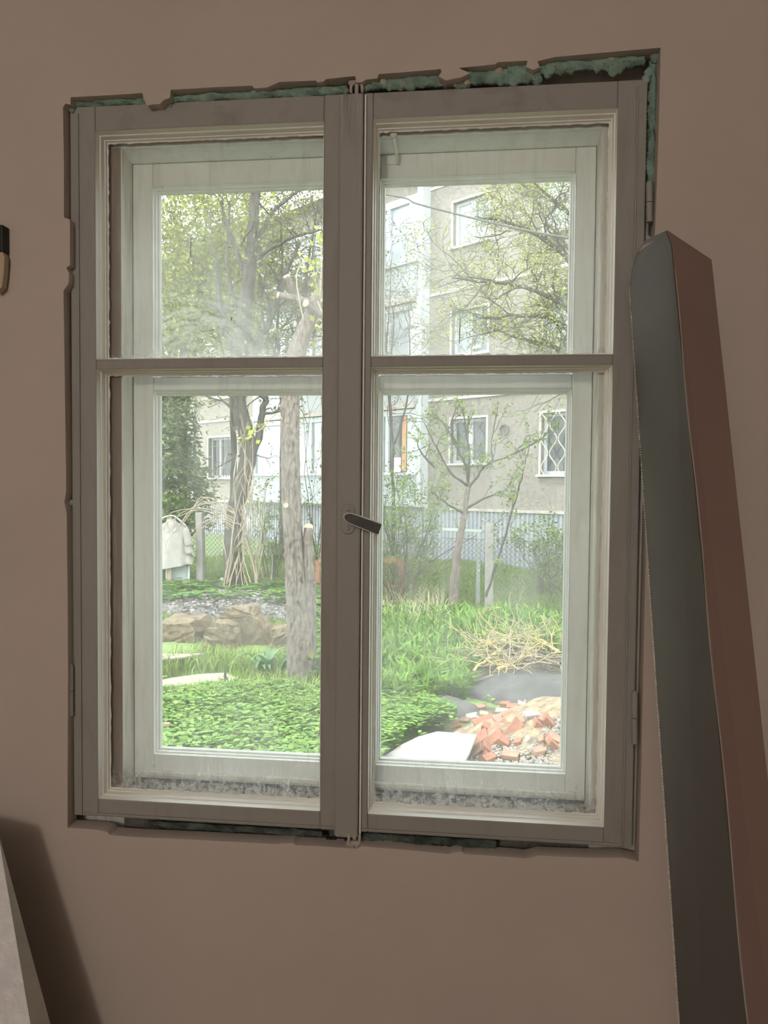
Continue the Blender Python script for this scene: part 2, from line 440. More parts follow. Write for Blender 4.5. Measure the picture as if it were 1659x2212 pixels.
def inner_sash(side, x0, x1, sx0, sx1):
    s = empty('inner_sash', ((sx0 + sx1) / 2 - .5, 0, 0), win)
    tag(s, 'room-side casement on the %s with a narrow glazing bar' % side)
    piece('stile', sx0, x0, 0, .048, .833, 2.25, M['sash'], s)
    piece('stile', x1, sx1, 0, .048, .833, 2.25, M['sash'], s)
    piece('rail', x0, x1, .0006, .048, ZI1, 2.25, M['sash_top'], s)
    piece('rail', x0, x1, .0006, .048, .833, ZI0, M['sash'], s)
    piece('glazing_bar', x0, x1, .001, .042, ZT0, ZT1, M['sash'], s, .0015)
    # a raised rebate line round the outside of the leaf
    for z0, z1, gm in ((ZI0, ZT0, M['glass_in_low']), (ZT1, ZI1, M['glass_in_top_l'] if side == 'left' else M['glass_in_top'])):
        rect_profile(x0, x1, z0, z1, IN_PROF).build('moulding', M['mould'], s)
        MB().box(x0 + .004, x1 - .004, .0385, .0415, z0 + .004, z1 - .004).build('glass_pane', gm, s)
    # ragged putty along the glass edges
    for z0, z1 in ((ZI0, ZT0), (ZT1, ZI1)):
        mb = MB()
        n = 60
        for k in range(4):
            a, c = [((x0, z0), (x1, z0)), ((x1, z0), (x1, z1)), ((x1, z1), (x0, z1)), ((x0, z1), (x0, z0))][k]
            nrm = [(0, 1), (-1, 0), (0, -1), (1, 0)][k]
            P0, P1 = [], []
            for i in range(n + 1):
                u = i / n; x = a[0] + (c[0] - a[0]) * u; z = a[1] + (c[1] - a[1]) * u
                w0, w1 = .0055, .0075 + .0022 * abs(math.sin(i * 1.7 + k) * math.sin(i * .61 + 2 * k)) + random.random() * .0012
                P0.append((x + nrm[0] * w0, .0350, z + nrm[1] * w0)); P1.append((x + nrm[0] * w1, .0382, z + nrm[1] * w1))
            mb.add(P0 + P1, [(i, i + 1, n + 2 + i, n + 1 + i) for i in range(n)])
        mb.build('putty', M['mould'], s)
    return s
sl = inner_sash('left', 0.0, .457, -.0525, .4915)
sr = inner_sash('right', .551, 1.0, .5125, 1.052)
# thin rebate edges that frame each leaf
for s, x0, x1 in ((sl, -.0525, None), (sr, None, 1.052)):
    xx = x0 if x0 is not None else x1
    d = .016 if x0 is not None else -.016
    a, c = sorted((xx + d, xx + d + (.0035 if d > 0 else -.0035)))
    piece('edge_bead', a, c, -.0035, .002, .835, 2.236, M['sash'], s, .001)
piece('edge_bead', -.03, .487, -.0035, .002, .838, .8415, M['sash'], sl, .001)
piece('edge_bead', .54, 1.036, -.0035, .002, .838, .8415, M['sash'], sr, .001)
piece('cover_strip', .4885, .5335, -.0125, .002, .826, 2.244, M['sash_strip'], sr, .003)
piece('bead', .5352, .5385, -.006, .002, .826, 2.244, M['mould'], sr, .001)
piece('bead', .4855, .4878, -.004, .002, .826, 2.244, M['sash'], sl, .001)

# fixed frame: jambs, head, sill board between the two layers
piece('jamb', HX0, .0315, .050, .16, HZ0, HZ1, M['jamb'], win, .003)
piece('jamb', .9805, HX1, .050, .16, HZ0, HZ1, M['jamb'], win, .003)
piece('jamb_face', .0005, .0285, .0485, .0515, .88, 2.19, M['rawwood'], win, .0008)
piece('jamb_face', .9835, .9985, .0485, .0515, .88, 2.19, M['jamb'], win, .0008)
b = MB()
prof = [(.050, 2.188), (.058, 2.187), (.070, 2.184), (.082, 2.180), (.092, 2.1765), (.16, 2.1765), (.16, HZ1), (.050, HZ1)]
b.rings([[(x, y, z) for y, z in prof] for x in (.0315, .9805)], True); b.build('head', M['outer'], win)
piece('sill_board', .0315, .9805, .050, .16, HZ0, .872, M['sill'], win, .003)
# dead leaves and crumbs of paint on the sill board
CR = MB()
for k in range(150):
    x = random.uniform(.036, .976); y = random.uniform(.052, .093); r = random.uniform(.0015, .006)
    CR.obox((x, y, .872 + r * .35), (math.cos(k), math.sin(k), .1), (-math.sin(k), math.cos(k), .2), (0, -.2, 1), r * 2, r * 1.3, r * .5)
tag(CR.build('dirt_crumbs', M['plaster'], win), kind='stuff')
def outer_sash(side, sx0, sx1, x0, x1):
    s = empty('outer_sash', ((sx0 + sx1) / 2 - .5, 0, 0), win)
    tag(s, 'outer weathered white casement on the %s' % side)
    z0, z1, t0, t1 = .931, 2.128, 1.701, 1.734
    piece('stile', sx0, x0, .095, .138, .878, 2.176, M['outer'], s)
    piece('stile', x1, sx1, .095, .138, .878, 2.176, M['outer'], s)
    piece('rail', x0, x1, .0956, .138, z1, 2.176, M['outer'], s)
    piece('rail', x0, x1, .0956, .138, .878, z0, M['outer'], s)
    piece('glazing_bar', x0, x1, .0956, .136, t0 + .004, t1, M['outer'], s, .003)
    for a, c, gm in ((z0, t0 + .004, M['glass_out']), (t1, z1, M['glass_out_arc'] if side == 'left' else M['glass_out'])):
        rect_profile(x0, x1, a, c, OUT_PROF).build('moulding', M['outer'], s)
        MB().box(x0 + .006, x1 - .006, .1190, .1220, a + .006, c - .006).build('glass_pane', gm, s)
    piece('drip_bar', x0 - .02, x1 + .02, .088, .0955, .884, .897, M['jamb'], s, .003)
    return s
osl = outer_sash('left', .0325, .5055, .0765, .462)
osr = outer_sash('right', .5065, .9795, .5545, .9405)
# hook stay seen through the upper right pane
stay = empty('stay_hook', (0, 0, 0), win)
p0 = ay(850, 290, .045); p1 = ay(858, 352, .085)
MB().tube([p0 + np.array([0, 0, .006]), p0, (p0 + p1) / 2 + np.array([.002, 0, -.004]), p1], [.003, .004, .0032, .002], 8).build('hook', M['mould'], stay, True)
b = MB(); b.rings([[(p0[0] + r * math.cos(a * math.pi / 8), y, p0[2] + r * math.sin(a * math.pi / 8)) for a in range(16)] for r, y in ((.007, .047), (.007, .044), (.003, .042))], True)
b.build('rosette', M['mould'], stay, True)
q = ay(848, 347, .0945)
piece('plate', q[0] - .013, q[0] + .013, .0915, .0952, q[2] - .008, q[2] + .008, M['outer'], stay, .001)
# latch on the mullion
hd = tag(empty('window_handle', (0, 0, 0), win), 'small dark grey lever handle on an oval plate')
pc = ay(752, 1121, -.0125)
def stadium(cx, cz, hw, hh, y, n=12):
    L = []
    for k in range(n + 1):
        a = math.pi * k / n; L.append((cx + hw * math.cos(a), y, cz + (hh - hw) + hw * math.sin(a)))
    for k in range(n + 1):
        a = math.pi + math.pi * k / n; L.append((cx + hw * math.cos(a), y, cz - (hh - hw) + hw * math.sin(a)))
    return L
MB().rings([stadium(pc[0], pc[2], .0135, .029, -.012), stadium(pc[0], pc[2], .0135, .029, -.0142), stadium(pc[0], pc[2], .0122, .0278, -.0155)], True).build('plate', M['sash'], hd)
for dz in (.0185, -.0185):
    MB().rings([[(pc[0] + r * math.cos(a * math.pi / 7), y, pc[2] + dz + r * math.sin(a * math.pi / 7)) for a in range(14)]
                for r, y in ((.0038, -.0150), (.0038, -.0165), (.0028, -.0175))], True).build('screw', M['screw'], hd, True)
MB().tube([(pc[0] + .003, -.014, pc[2]), (pc[0] + .003, -.036, pc[2])], .006, 12).build('spindle', M['handle_rim'], hd, True)
la = ay(748, 1116, -.040); lb = ay(820, 1143, -.046)
ax = (lb - la) / np.linalg.norm(lb - la); up = np.cross(ax, np.array([0, -1., 0])); up /= np.linalg.norm(up)
if up[2] < 0: up = -up
def lever_loop(grow, dy, end):
    Lp = []
    hw = .0095 + grow; n = 14
    Lm = np.linalg.norm(lb - la)
    for k in range(n + 1):
        a = math.pi / 2 + math.pi * k / n
        Lp.append(la + ax * (math.cos(a) * (hw * 1.7)) + ax * .012 + up * math.sin(a) * hw * .98 + np.array([0, dy, 0]))
    Lp.append(la + ax * (Lm + end) - up * (hw + .0008) + np.array([0, dy, 0]))
    Lp.append(la + ax * (Lm + end) + up * (hw + .0008) + np.array([0, dy, 0]))
    return Lp
MB().rings([lever_loop(.0, .010, .0), lever_loop(.0016, .004, .0), lever_loop(.0016, .0, .0), lever_loop(.0006, -.0015, .0)], True).build('lever', M['handle_rim'], hd)
MB().rings([lever_loop(-.0006, -.001, .0012), lever_loop(-.0006, -.0032, .0012), lever_loop(-.0016, -.0040, .0006)], True).build('lever_inlay', M['handle_dark'], hd)
# bolts and keepers above and below the mullion
for px, py, sgn in ((770, 190, 1), (765, 1812, -1)):
    kp = tag(empty('bolt_keeper', (0, 0, 0), win), 'bolt and keeper %s the meeting stiles' % ('above' if sgn > 0 else 'below'))
    c = ay(px, py, -.014)
    MB().box(c[0] - .0035, c[0] + .0035, -.013, -.005, c[2] - .012 * (1 if sgn > 0 else -.3) - .006, c[2] + .008).build('bolt', M['steel'], kp, bevel=.001)
    th = [math.pi * k / 12 for k in range(13)]
    arc = [(c[0] + .0105 * math.cos(a), -.012, c[2] + sgn * (.004 + .009 * math.sin(a)) - .002) for a in th]
    MB().tube([(arc[0][0], -.012, c[2] - sgn * .008)] + arc + [(arc[-1][0], -.012, c[2] - sgn * .008)], .003, 6).build('keeper', M['plaster'], kp, True)
    MB().box(c[0] - .016, c[0] + .016, -.012, .016, c[2] + sgn * .012 - .005, c[2] + sgn * .012 + .005).build('keeper_plate', M['plaster'], kp, bevel=.003)
# hinges
def hinge(px, py0, py1):
    h = empty('hinge', (0, 0, 0), win)
    a = ay(px, py0, -.006); c = ay(px, py1, -.006); m = (a + c) / 2
    MB().tube([a, m + np.array([0, 0, .0006])], .0058, 10).build('knuckle', M['sash'], h)
    MB().tube([m - np.array([0, 0, .0006]), c], .0058, 10).build('knuckle', M['sash'], h)
    MB().tube([a + np.array([0, 0, .003]), a], [.003, .005], 10).build('pin', M['steel'], h)
    return h
hinge(153, 1438, 1545); hinge(1371, 1495, 1606); hinge(154, 492, 574); hinge(1403, 395, 480)

# mounting foam in the gaps
def lump(x, k): return math.sin(x * 61 + k) * .5 + math.sin(x * 137 + 2.1 * k) * .35 + math.sin(x * 293 + .7 * k) * .25
def foam_strip(name, pa, pb, zlo, zhi, y0, amp, m, n=160, vert=False, seed=1.):
    """lumpy half-round bead from pa to pb (along x, or along z when vert)"""
    mb = MB(); K = 9
    rows = []
    for i in range(n + 1):
        u = i / n; s = pa + (pb - pa) * u
        lo = zlo(u) if callable(zlo) else zlo; hi = zhi(u) if callable(zhi) else zhi
        lo = lo - amp * max(0, lump(s, seed)) * .9 + .002 * random.random(); hi = hi + .004
        row = []
        for k in range(K):
            v = k / (K - 1); w = lo + (hi - lo) * v
            y = y0 - (.012 + .006 * lump(s + v * .05, seed + 3)) * math.sin(math.pi * (.08 + .84 * v)) + .002 * random.random()
            row.append((w, y, s) if vert else (s, y, w))
        rows.append(row)
    V = [p for r in rows for p in r]
    Fq = [(i * K + k, i * K + k + 1, (i + 1) * K + k + 1, (i + 1) * K + k) for i in range(n) for k in range(K - 1)]
    mb.add(V, Fq)
    o = mb.build(name, m, win, True)
    sd = o.modifiers.new('solid', 'SOLIDIFY'); sd.thickness = .006; sd.offset = -1
    return o
top = lambda u: 2.256 + .036 * u
tag(foam_strip('mounting_foam', -.05, .50, lambda u: 2.248, lambda u: 2.258 + .006 * u, .006, .006, M['foam']), 'green foam bead above the left casement')
tag(foam_strip('mounting_foam', .53, .86, lambda u: 2.254, lambda u: 2.272 + .012 * u, .006, .008, M['foam'], seed=2.), 'green foam bead above the right casement')
tag(foam_strip('mounting_foam', .80, 1.045, lambda u: 2.266 + .006 * u, lambda u: 2.286 + .004 * u, .005, .012, M['foam'], seed=4.), 'thick green foam near the upper right corner')
tag(foam_strip('mounting_foam', 2.05, 2.288, 1.0545, 1.066, .012, .003, M['foam'], vert=True, seed=5.), 'green foam beside the upper right hinge')
tag(foam_strip('mounting_foam', .10, .46, .812, .822, .015, .003, M['foamdark'], seed=6.), 'dark green foam under the left casement')
tag(foam_strip('mounting_foam', .52, .80, .808, .822, .017, .004, M['foamdark'], seed=8.), 'mouldy foam under the right casement')
# hanging blobs of foam and plaster along the top gap
for px, py, r, mm in ((152, 232, .010, 'foam'), (365, 222, .007, 'foam'), (455, 204, .005, 'foam'), (543, 200, .006, 'foam'), (588, 196, .005, 'foam'), (700, 188, .006, 'foam'), (747, 192, .006, 'foam'),
                      (826, 172, .010, 'plaster'), (868, 176, .008, 'plaster'), (1075, 150, .011, 'plaster'), (1082, 172, .008, 'foam'), (1155, 158, .009, 'plaster'), (1162, 168, .009, 'foam'),
                      (1192, 140, .012, 'foam'), (1322, 126, .009, 'plaster'), (1326, 148, .010, 'foam'), (1300, 135, .008, 'foam'), (1405, 150, .009, 'foam'), (1398, 165, .008, 'foam'), (1418, 118, .010, 'foam'), (1010, 166, .010, 'plaster'), (985, 170, .009, 'plaster'),
                      (150, 1085, .006, 'foam'), (148, 1108, .005, 'plaster')):
    c = ay(px, py, -.004)
    bm = bmesh.new(); bmesh.ops.create_icosphere(bm, subdivisions=2, radius=1)
    for v in bm.verts:
        n_ = 1 + .22 * lump(v.co.x * .03 + v.co.z * .05, px)
        v.co = Vector((c[0] + v.co.x * r * n_, c[1] + .006 + v.co.y * r * .7 * n_, c[2] + v.co.z * r * (1.25 if v.co.z < 0 else .9) * n_))
    me = bpy.data.meshes.new('foam_blob'); bm.to_mesh(me); bm.free()
    link_mesh('foam_blob' if mm == 'foam' else 'plaster_blob', me, M[mm], win, True)
for k in range(22):
    px = random.uniform(700, 1060); c = ay(px, 1806 + (px - 700) * .085 + random.uniform(-2, 6), .012); r = random.uniform(.002, .0055)
    bm = bmesh.new(); bmesh.ops.create_icosphere(bm, subdivisions=1, radius=1)
    for v in bm.verts: v.co = Vector((c[0] + v.co.x * r * 1.6, c[1] + v.co.y * r, c[2] + v.co.z * r))
    me = bpy.data.meshes.new('mould_speck'); bm.to_mesh(me); bm.free(); link_mesh('mould_speck', me, M['black'], win, True)
for px, pa_, pb_ in ((422, 471, 481), (412, 514, 555), (553, 500, 514), (500, 684, 693), (993, 688, 742), (330, 545, 549)):
    MB().tube([ay(px + 1, pa_, .1178), ay(px, (pa_ + pb_) / 2, .1176), ay(px - .6, pb_, .1178)], [.0007, .0012, .0009], 6).build('tar_drip', M['black'], win, True)
# paper-thin plaster flakes along the lower edge
for px, py, w_ in ():
    c = ay(px, py, YW - .001)
    o = MB().box(c[0] - w_ / 2, c[0] + w_ / 2, YW - .0022, YW + .001, c[2] - .007, c[2] + .006).build('plaster_flake', M['plaster'], wall, bevel=.001)

# ------------------------------------------------------------------ things in the room
# tall carton leaning on the wall
crt = tag(empty('cardboard_box', (1.1, -.4, 0)), 'tall narrow dark brown cardboard carton leaning beside the window', 'box')
def edge_line(pa, ta, pb, tb):
    A_, B_ = at(*pa, ta), at(*pb, tb); d = (B_ - A_)
    k = (0.0 - A_[2]) / d[2]
    return A_, A_ + d * k                       # top point, point on the floor
KD = .955
e1t, e1b = edge_line((1362, 620), 1.385 * KD, (1470, 2212), 1.075 * KD)
e2t, e2b = edge_line((1452, 530), 1.13 * KD, (1615, 2212), .86 * KD)
e3t, e3b = edge_line((1535, 562), 1.175 * KD, (1690, 2000), .93 * KD)
e4t = e3t + (e1t - e2t) * .80; e4b = e3b + (e1b - e2b) * .80
for q_ in (e1t, e4t): q_[1] = min(q_[1], YW - .006)
tp = [e1t, at(1366, 585, 1.375 * KD), at(1378, 545, 1.345 * KD), at(1397, 518, 1.30 * KD), at(1440, 499, 1.17 * KD), e2t]
def quad_strip(name, A0, A1, B0, B1, m, n=24, wob=.0):
    mb = MB(); V = []
    for i in range(n + 1):
        u = i / n
        V += [A0 + (A1 - A0) * u, B0 + (B1 - B0) * u]
    mb.add(V, [(2 * i, 2 * i + 1, 2 * i + 3, 2 * i + 2) for i in range(n)])
    return mb.build(name, m, crt)
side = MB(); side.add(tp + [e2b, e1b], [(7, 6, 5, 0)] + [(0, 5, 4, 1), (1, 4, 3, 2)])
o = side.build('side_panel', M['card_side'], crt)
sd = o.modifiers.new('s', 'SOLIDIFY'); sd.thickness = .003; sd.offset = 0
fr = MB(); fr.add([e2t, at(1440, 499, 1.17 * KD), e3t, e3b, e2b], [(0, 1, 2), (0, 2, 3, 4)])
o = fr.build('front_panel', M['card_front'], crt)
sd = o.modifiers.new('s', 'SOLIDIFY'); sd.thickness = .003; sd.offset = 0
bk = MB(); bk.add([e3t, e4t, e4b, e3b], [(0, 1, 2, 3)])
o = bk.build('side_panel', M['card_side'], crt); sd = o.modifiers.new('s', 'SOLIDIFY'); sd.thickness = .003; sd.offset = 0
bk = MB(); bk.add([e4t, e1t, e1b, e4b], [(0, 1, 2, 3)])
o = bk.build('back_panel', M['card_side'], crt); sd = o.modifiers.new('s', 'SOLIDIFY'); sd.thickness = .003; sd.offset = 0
tpp = MB(); tpp.add([tp[1], tp[2], tp[3], tp[4], e3t, e4t], [(0, 1, 2, 3, 4, 5)])
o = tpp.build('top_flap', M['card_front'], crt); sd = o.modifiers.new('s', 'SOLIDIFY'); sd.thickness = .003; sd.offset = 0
# corrugated cut edge and the pale scuffed crease
cr = MB(); n = 420
for i in range(n):
    p = e1t + (e1b - e1t) * ((i + .5) / n * .98); dirn = (e1b - e1t) / np.linalg.norm(e1b - e1t)
    cr.obox(p + np.array([-.0018, -.001, 0]), dirn, (1, 0, 0), (0, 1, 0), np.linalg.norm(e1b - e1t) / n * (.45 + .3 * random.random()), .0022, .004)
tag(cr.build('corrugated_edge', M['card_edge'], crt), 'pale corrugated cut edge')
cp = [e2t + (e2b - e2t) * u + np.array([.0012 * math.sin(u * 37), -.0008, 0]) for u in np.linspace(.02, .99, 70)]
MB().tube(cp, .0008, 6).build('crease', M['sheet_edge'], crt, True)

# pale fibrous board leaning at the lower left
brd = tag(empty('insulation_board', (-.35, -.5, 0)), 'pale grey fibrous board leaning at the lower left edge', 'board')
f0, f1 = at(-6, 1790, 1.36), at(66, 2212, 1.31); d = f1 - f0; f1 = f0 + d * ((0.02 - f0[2]) / d[2])
g0, g1 = at(20, 1940, 1.395), at(98, 2212, 1.365); d = g1 - g0; g1 = g0 + d * ((0.02 - g0[2]) / d[2])
g00 = g0 - (g1 - g0) * .10
lf = np.array([-.62, .03, 0])
V = [f0, f1, f1 + lf, f0 + lf + np.array([0, 0, .10]), g00, g1, g1 + lf, g00 + lf + np.array([0, 0, .10])]
MB().add(V, [(0, 1, 2, 3), (7, 6, 5, 4), (3, 7, 4, 0), (1, 5, 6, 2), (2, 6, 7, 3)]).build('panel', M['sheet'], brd)
MB().add([V[0] + np.array([.0004, 0, 0]), V[1] + np.array([.0004, 0, 0]), V[5] + np.array([.0004, 0, 0]), V[4] + np.array([.0004, 0, 0])], [(0, 1, 2, 3)]).build('edge', M['sheet_edge'], brd)
# dark junction box with a torn paper tail on the wall, cut by the left frame edge
jb = tag(empty('junction_box', (-.2, YW, 2.0)), 'black wall junction box with a torn beige paper tail, at the left edge', 'junction box')
a = ay(7, 485, YW - .02); c = ay(7, 545, YW - .02)
MB().box(a[0] - .08, a[0], YW - .022, YW, c[2], a[2]).build('box', M['black'], jb, bevel=.003)
p = [ay(*q, YW - .02) for q in ((-40, 540), (5, 543), (10, 556), (8, 590), (4, 620), (-8, 632), (-40, 600))]
k = len(p); V = p + [q + np.array([0, .014, 0]) for q in p]
MB().add(V, [tuple(range(k)), tuple(reversed(range(k, 2 * k)))] + [(i, (i + 1) % k, k + (i + 1) % k, k + i) for i in range(k)]).build('paper_tail', M['beige'], jb)

# ================================================================== outdoors
M['soil'] = None
def ground_mat():
    m, nt, N, L, P = nodes('garden_soil_and_moss')
    co = mapped(N, L)
    a = noise(N, L, co, 1.6, 6, .6); c_ = noise(N, L, co, 24, 6, .7)
    r1 = ramp(N, L, c_.outputs[0], [(.35, (.055, .045, .03, 1)), (.7, (.13, .11, .075, 1))])
    r2 = ramp(N, L, c_.outputs[0], [(.35, (.07, .12, .03, 1)), (.7, (.16, .22, .07, 1))])
    f_ = ramp(N, L, a.outputs[0], [(.38, (0, 0, 0, 1)), (.5, (1, 1, 1, 1))])
    L.new(mix(N, L, f_.outputs[0], r1.outputs[0], r2.outputs[0]), P.inputs['Base Color'])
    P.inputs['Roughness'].default_value = .95
    b = N.new('ShaderNodeBump'); b.inputs['Strength'].default_value = .7; L.new(c_.outputs[0], b.inputs['Height']); L.new(b.outputs[0], P.inputs['Normal'])
    return m
M['soil'] = ground_mat()
M['dirt'] = plain('dark_litter_soil', (.085, .07, .055, 1), .95, .5, 30, .8, 50)
M['render_wall'] = plain('grey_beige_pebbledash', (.225, .202, .175, 1), .95, .30, 16, 1., 22)
M['band'] = plain('pale_concrete_joint', (.42, .40, .37, 1), .9, .1)
M['white_frame'] = plain('white_window_frame', (.42, .43, .44, 1), .4, .04)
M['dark_glass'] = plain('dark_house_glass', (.055, .06, .06, 1), .06, .4, 2, spec=.5)
M['sky_glass'] = plain('painted_sky_reflection_glass', (.30, .325, .355, 1), .12, .35, 1.6, spec=.6)  # pale colour stands in for sky reflected in the panes
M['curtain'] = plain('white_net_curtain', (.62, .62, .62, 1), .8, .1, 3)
M['orange_curtain'] = plain('faded_orange_curtain', (.45, .24, .13, 1), .8, .1, 3)
M['mosaic'] = plain('pale_mosaic_cladding', (.30, .315, .33, 1), .6, .30, 60, .3, 60)
M['ribbed'] = plain('pale_ribbed_sheet', (.30, .31, .335, 1), .6, .08)
M['iron'] = plain('grille_iron', (.13, .12, .11, 1), .7, .2)
M['cream_iron'] = plain('cream_grille_iron', (.46, .40, .32, 1), .7, .2)
M['slab'] = plain('stained_balcony_slab', (.36, .33, .30, 1), .9, .2, 8)
M['bark_grey'] = bark('grey_plum_bark', (.035, .028, .023, 1), (.20, .165, .14, 1), 34)
M['bark_dark'] = bark('dark_tree_bark', (.022, .019, .016, 1), (.085, .073, .062, 1), 16)
M['twig'] = plain('brown_twigs', (.06, .048, .036, 1), .9, .25, 20)
M['dry_twig'] = plain('dry_straw_twigs', (.27, .215, .15, 1), .9, .25, 20)
M['lichen_twig'] = plain('yellow_lichen_branch', (.34, .26, .11, 1), .9, .4, 14)
M['cutwood'] = plain('fresh_sawn_wood', (.42, .31, .19, 1), .8, .15, 30)
M['leaf_y'] = leaf('yellow_green_leaves', (.13, .15, .02, 1), (.33, .35, .06, 1))
M['leaf_g'] = leaf('spring_green_leaves', (.06, .115, .015, 1), (.20, .28, .05, 1))
M['leaf_o'] = leaf('olive_leaves', (.075, .085, .025, 1), (.20, .21, .065, 1))
M['leaf_f'] = leaf('fir_needles', (.05, .08, .035, 1), (.16, .20, .075, 1), .2)
M['leaf_c'] = leaf('ground_cover_leaves', (.04, .10, .015, 1), (.18, .30, .06, 1), .3)
M['leaf_r'] = leaf('broad_wild_garlic_leaves', (.045, .105, .008, 1), (.18, .33, .035, 1), .3)
M['grass'] = leaf('grass_blades', (.08, .14, .018, 1), (.24, .31, .06, 1), .3)
M['drygrass'] = leaf('pale_dry_grass', (.30, .28, .16, 1), (.44, .42, .26, 1), .3)
M['hosta'] = leaf('dark_lily_leaves', (.035, .085, .03, 1), (.10, .19, .065, 1), .2, .35)
M['concrete'] = plain('old_concrete_post', (.21, .195, .178, 1), .95, .25, 14, .5, 40)
M['wire'] = plain('galvanised_wire', (.07, .07, .065, 1), .8, .15)
M['orange'] = plain('orange_stained_wood', (.33, .14, .07, 1), .7, .2, 10, .2, 30, (1, 1, .2))
M['stake'] = plain('weathered_stake', (.30, .22, .15, 1), .9, .2, 12, .3, 30)
M['cloth'] = plain('faded_cream_cloth', (.27, .25, .225, 1), .9, .2, 6, .3, 20)
M['pale_board'] = plain('pale_green_board', (.30, .33, .30, 1), .8, .15, 6)
M['plywood'] = plain('bleached_plywood', (.21, .185, .14, 1), .8, .12, 5)
M['whiteboard'] = plain('white_torn_hardboard', (.21, .195, .185, 1), .8, .1, 5, .2, 30)
M['stone'] = plain('ochre_sandstone', (.125, .095, .06, 1), .95, .6, 18, 1., 30)
M['gravel'] = plain('grey_gravel', (.10, .09, .083, 1), .95, .5, 45, 1., 50)
M['pebble'] = leaf('grey_pebbles', (.05, .045, .042, 1), (.26, .24, .22, 1), 0., .9)
M['slate'] = plain('grey_fibre_cement', (.24, .232, .22, 1), .9, .18, 5, .3, 20)
M['felt'] = plain('dark_roofing_felt', (.062, .058, .058, 1), .85, .22, 5, .4, 14)
M['sand'] = plain('sandy_rubble', (.185, .14, .09, 1), .95, .5, 16, 1., 40)
M['brick'] = plain('orange_red_brick', (.225, .10, .065, 1), .9, .3, 9, .5, 40)
M['brick2'] = plain('pale_salmon_brick', (.24, .14, .10, 1), .9, .28, 9, .5, 40)
M['mortar'] = plain('white_mortar', (.25, .225, .195, 1), .9, .25, 14, .5, 40)
M['yellow_stone'] = plain('yellow_plaster', (.42, .31, .15, 1), .9, .15, 14, .4, 40)
M['cable'] = plain('grey_cable', (.055, .05, .045, 1), .9, .1)
M['hose'] = plain('teal_hose', (.10, .28, .25, 1), .5, .1)

# ---- ground
def hnoise(x, y):
    return .018 * np.sin(x * 2.3 + y * 1.1) + .014 * np.sin(x * 5.1 - y * 3.7 + 1) + .008 * np.sin(x * 11 + y * 9)
nx, ny = 150, 170
gx = np.linspace(-34, 18, nx); gy = np.concatenate([np.linspace(.3, 14, 110), np.linspace(14.3, 45, 60)])
XX, YY = np.meshgrid(gx, gy)
ZZ = gz(YY) + hnoise(XX, YY) - .02
Vg = np.stack([XX, YY, ZZ], -1).reshape(-1, 3)
i_, j_ = np.meshgrid(np.arange(nx - 1), np.arange(len(gy) - 1)); q0 = (j_ * nx + i_).ravel()
tag(link_mesh('ground', fast_mesh('ground', Vg, [np.stack([q0, q0 + 1, q0 + nx + 1, q0 + nx], -1)]), M['soil'], smooth=True), 'garden ground outside the window', kind='structure')

# ---- apartment building across the garden
BA = CAM + ray(930, 862) * 18.5; BB = CAM + ray(450, 913) * 25.3
BU = BA - BB; BU[2] = 0; BU /= np.linalg.norm(BU)
BN = np.array([BU[1], -BU[0], 0])              # towards the garden
def bp(u, z, o=0.):
    p = BA + BU * u + BN * o
    return np.array([p[0], p[1], z])
bld = tag(empty('apartment_building', tuple(bp(-3, -.4))), 'grey beige pebbledash apartment building with white windows across the garden', 'building')
UZ = np.array([0, 0, 1.])
def bbox(mb, u0, u1, z0, z1, o0, o1):
    return mb.obox(bp((u0 + u1) / 2, (z0 + z1) / 2, (o0 + o1) / 2), BU, BN, UZ, u1 - u0, abs(o1 - o0), z1 - z0)
WINS = []                                       # u0,u1,z0,z1,kind
for k in range(3):
    WINS.append((.66, 1.72, 2.08 + 2.6 * k, 3.15 + 2.6 * k, ('scroll', 'open', 'plain')[k]))
    WINS.append((3.20, 4.70, 1.80 + 2.62 * k, 3.15 + 2.6 * k, ('wavy', 'plain', 'plain')[k]))
    WINS.append((-9.85, -7.75, 1.75 + 2.66 * k, 3.1 + 2.6 * k, ('bars', 'plain', 'plain')[k]))
    WINS.append((-15.6, -13.6, 1.78 + 2.63 * k, 3.1 + 2.6 * k, 'plain')); WINS.append((-19.6, -17.6, 1.78 + 2.63 * k, 3.1 + 2.6 * k, 'plain'))
    WINS.append((-12.35, -11.15, 1.78 + 2.63 * k, 3.1 + 2.6 * k, ('bars', 'plain', 'plain')[k]))
def facade():
    u0, u1, z0, z1 = -34., 9., -.8, 9.45
    us = sorted({u0, u1, *[w[0] for w in WINS], *[w[1] for w in WINS]}); zs = sorted({z0, z1, *[w[2] for w in WINS], *[w[3] for w in WINS]})
    mb = MB(); D = .24
    for a, b_ in zip(us[:-1], us[1:]):
        for c, d_ in zip(zs[:-1], zs[1:]):
            if any(w[0] <= a and b_ <= w[1] and w[2] <= c and d_ <= w[3] for w in WINS): continue
            mb.add([bp(a, c), bp(b_, c), bp(b_, d_), bp(a, d_)], [(0, 1, 2, 3)])
    for w in WINS:
        c = [(w[0], w[2]), (w[1], w[2]), (w[1], w[3]), (w[0], w[3])]
        for i in range(4):
            a, b_ = c[i], c[(i + 1) % 4]
            mb.add([bp(*a), bp(*b_), bp(*b_, -D), bp(*a, -D)], [(0, 1, 2, 3)])
    bbox(mb, u0, u1, z0, z1, -.45, -8)
    bbox(mb, u0, u1, z0, z1, -.26, -.45)
    return mb.build('facade_wall', M['render_wall'], bld)
facade()
mb = MB()
for z in (3.66, 6.26, 8.86): bbox(mb, -34, 9, z - .035, z + .035, 0, .03)
mb.build('floor_joint', M['band'], bld)
b = MB(); bbox(b, -34.4, 9.4, 9.45, 9.65, .45, -8.2); b.build('roof_edge', M['slab'], bld)
b = MB()
prof = []
